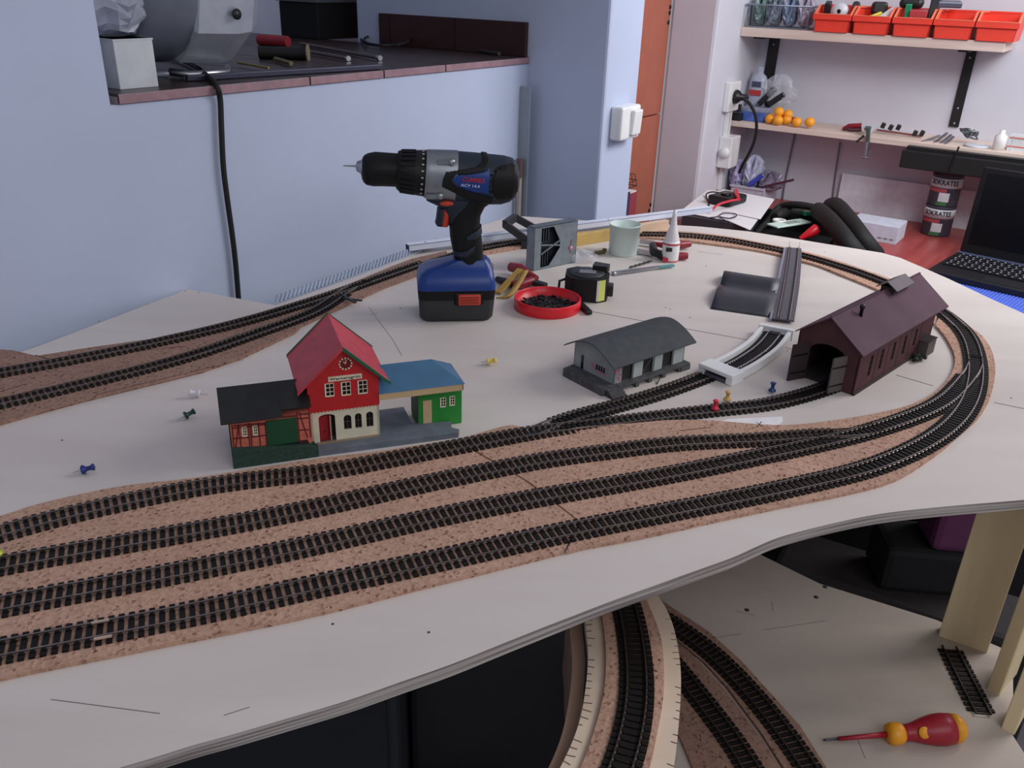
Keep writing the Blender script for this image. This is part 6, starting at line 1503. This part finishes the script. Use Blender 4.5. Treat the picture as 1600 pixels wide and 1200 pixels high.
for k in range(2):
    can = room('paint_can', ['lower white and red paint can of the stack on the desk', 'upper white and red paint can of the stack on the desk'][k], 'paint can', s_+rc_*.2, (t0+t1)/2+.012*0, DZ+k*hC, 'stacked paint cans')
    MB().lathe([(0, 0), (rc_*.98, 0), (rc_, .003), (rc_, hC-.008), (rc_*1.02, hC-.006), (rc_*1.02, hC-.001), (rc_*.9, hC-.001), (rc_*.88, hC-.005), (0, hC-.005)], n=36).build('can_body', CW, can)
    MB().lathe([(rc_*1.004, hC*.60), (rc_*1.006, hC*.60), (rc_*1.006, hC*.90), (rc_*1.004, hC*.90)], n=36, cap=False).build('label_band', LBL, can)
    curved_text('SOKRATES', hC*.22, rc_*1.006, hC*.76, can, INK, 1.9)
    def patch(a0, a1, z0, z1, m, nm):
        n = 6; R2 = rc_*1.010; vs = []
        for j in range(n+1):
            a = a0+(a1-a0)*j/n
            for zz_ in (z0, z1): vs.append((R2*math.sin(a), -R2*math.cos(a), zz_))
        MB().add(vs, [(2*j, 2*j+2, 2*j+3, 2*j+1) for j in range(n)]).build(nm, m, can)
    patch(-1.1, .25, hC*.46, hC*.57, CR, 'red_stripe'); patch(-.2, .5, hC*.16, hC*.45, LBL, 'picture'); patch(-.3, .4, hC*.04, hC*.15, CG, 'green_patch')
# laptop
zl = DZ+.024
FL, BL, FRr, BRr = P(1448, 421, zl), P(1464, 385, zl), P(1600, 455, zl), P(1600, 406, zl)
ed = (FRr-FL).normalized(); bd_ = (BL-FL).normalized(); nrm = Vector((-ed.y, ed.x, 0)); dpt = min((BL-FL).dot(nrm), .27)
la = math.atan2(ed.y, ed.x); lp = thing('laptop', 'open black laptop standing on the desk beyond the table edge', 'laptop', Vector((FL.x, FL.y, DZ)), la)
LW = .385; dpt = (BL-FL).dot(nrm)
MB().box(0, LW, 0, dpt, .006, .024).build('base', BLACKG if 0 else mat('laptop_black', (22, 22, 26), .45), lp, bevel=.003)
MB().box(.002, LW-.002, dpt-.022, dpt-.004, .0242, .0262).build('hinge_strip', mat('strip_blue', (96, 108, 140), .35, .4), lp, bevel=.0005)
kb = MB().box(.012, LW-.012, .085, dpt-.030, .0242, .0250).build('keyboard_well', BLACKG, lp)
KEY = mat('key_black', (34, 34, 38), .4); KL = mat('key_legend', (190, 195, 205), .5)
km = MB().box(-.0078, .0078, -.0078, .0078, 0, .003); ko = km.build('key', KEY, bevel=.0008); kme = ko.data; bpy.data.objects.remove(ko)
lm = MB().box(-.0035, .0005, -.0005, .0045, .0031, .0033); lo = lm.build('key_legend', KL); lme = lo.data; bpy.data.objects.remove(lo)
rows = int((dpt-.118)/.0188)
for rr in range(rows):
    for cc in range(18):
        kx = .024+cc*.0192+(rr % 2)*.004; ky = .097+rr*.0188
        if kx > LW-.02: continue
        o = bpy.data.objects.new('key', kme); C.objects.link(o); o.parent = lp; o.location = (kx, ky, .0250)
        o2 = bpy.data.objects.new('key_legend', lme); C.objects.link(o2); o2.parent = o
MB().box(LW*.36, LW*.62, .015, .072, .0241, .0246).build('touchpad', KEY, lp)
sc_h = .25; th = .10
scn = MB().box(.004, LW-.004, 0, .008, 0, sc_h).build('screen_lid', mat('lid_black', (16, 16, 18), .4), lp, loc=(0, dpt-.006, .026), bevel=.003); scn.rotation_euler = (-th, 0, 0)
MB().box(.020, LW-.020, -.0008, .0, .026, sc_h-.016).build('display', BLACKG, scn)
text('logo_lettering', 'acer', .014, scn, (LW*.53, -.0012, .012), (PI/2, 0, 0), KL, .0003)
MB().box(.03, .06, -.004, .004, -.004, .006).build('hinge', BLACK, lp, loc=(0, dpt-.004, .026))
# blue ribbed mat
mtp = [P(*p, DZ+.004) for p in ((1440, 410), (1620, 470))]
bm_ = thing('blue_mat', 'blue ribbed mat on the desk under the front of the laptop', 'mat', Vector((FL.x, FL.y, DZ)), la)
MB().box(.03, .8, -.45, .05, .0003, .004).build('mat', mat('mat_blue', (64, 88, 190), .5, var=.05), bm_)
mb = MB()
for k in range(90): x_ = .033+k*.0085; mb.box(x_, x_+.005, -.45, .048, .004, .0056)
o = mb.build('rib_row', mat('mat_blue_light', (92, 118, 214), .45), bm_); o['kind'] = 'stuff'

# ------------------------------------------------------------------ under the table: dark things, and boxes added to keep it dark
def dbox(name, label, c_, x0, x1, y0, y1, z0, z1, m, rot=0, bev=.01):
    t = thing(name, label, c_, ((x0+x1)/2, (y0+y1)/2, z0), rot); w_, d_ = (x1-x0)/2, (y1-y0)/2
    o = MB().box(-w_, w_, -d_, d_, 0, z1-z0).build('body', m, t, bevel=bev); return t
g1 = dbox('shade_cabinet', 'near black cabinet added under the left of the table to keep it dark there', 'cabinet', -.54, -.13, .80, 1.06, FLOORZ, -.10, DKG, 0)  # added to block light; its near black colour stands for the shade
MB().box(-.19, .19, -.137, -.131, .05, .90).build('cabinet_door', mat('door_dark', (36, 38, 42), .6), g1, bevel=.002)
g2 = dbox('shade_cabinet', 'dark grey cabinet added beside the ramp to keep the space under the table dark', 'cabinet', -.125, .12, .86, 1.2, FLOORZ, -.12, mat('dark_grey2', (36, 36, 40), .7), 0)  # second added light blocker, dark like the shade around it
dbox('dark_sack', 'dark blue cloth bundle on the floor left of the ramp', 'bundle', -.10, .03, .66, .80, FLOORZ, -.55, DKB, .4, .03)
dbox('filler_crate', 'black crate added behind the lower board to darken the space there', 'crate', .30, .66, 1.25, 1.5, FLOORZ, -.09, mat('crate_black', (18, 15, 18), .8), .1)  # added black filler where the space behind the board is just dark
dbox('filler_crate', 'low dull black crate right behind the edge of the lower board', 'crate', .42, .80, .99, 1.11, FLOORZ, -.36, mat('crate_grey', (44, 38, 40), .8), -.5)
dbox('filler_crate', 'tall black crate added behind the wide plank to darken the space there', 'crate', .72, 1.0, 1.22, 1.4, FLOORZ, -.09, mat('crate_black', (18, 15, 18)), -.1)  # added black filler, closes off the dark space behind the plank
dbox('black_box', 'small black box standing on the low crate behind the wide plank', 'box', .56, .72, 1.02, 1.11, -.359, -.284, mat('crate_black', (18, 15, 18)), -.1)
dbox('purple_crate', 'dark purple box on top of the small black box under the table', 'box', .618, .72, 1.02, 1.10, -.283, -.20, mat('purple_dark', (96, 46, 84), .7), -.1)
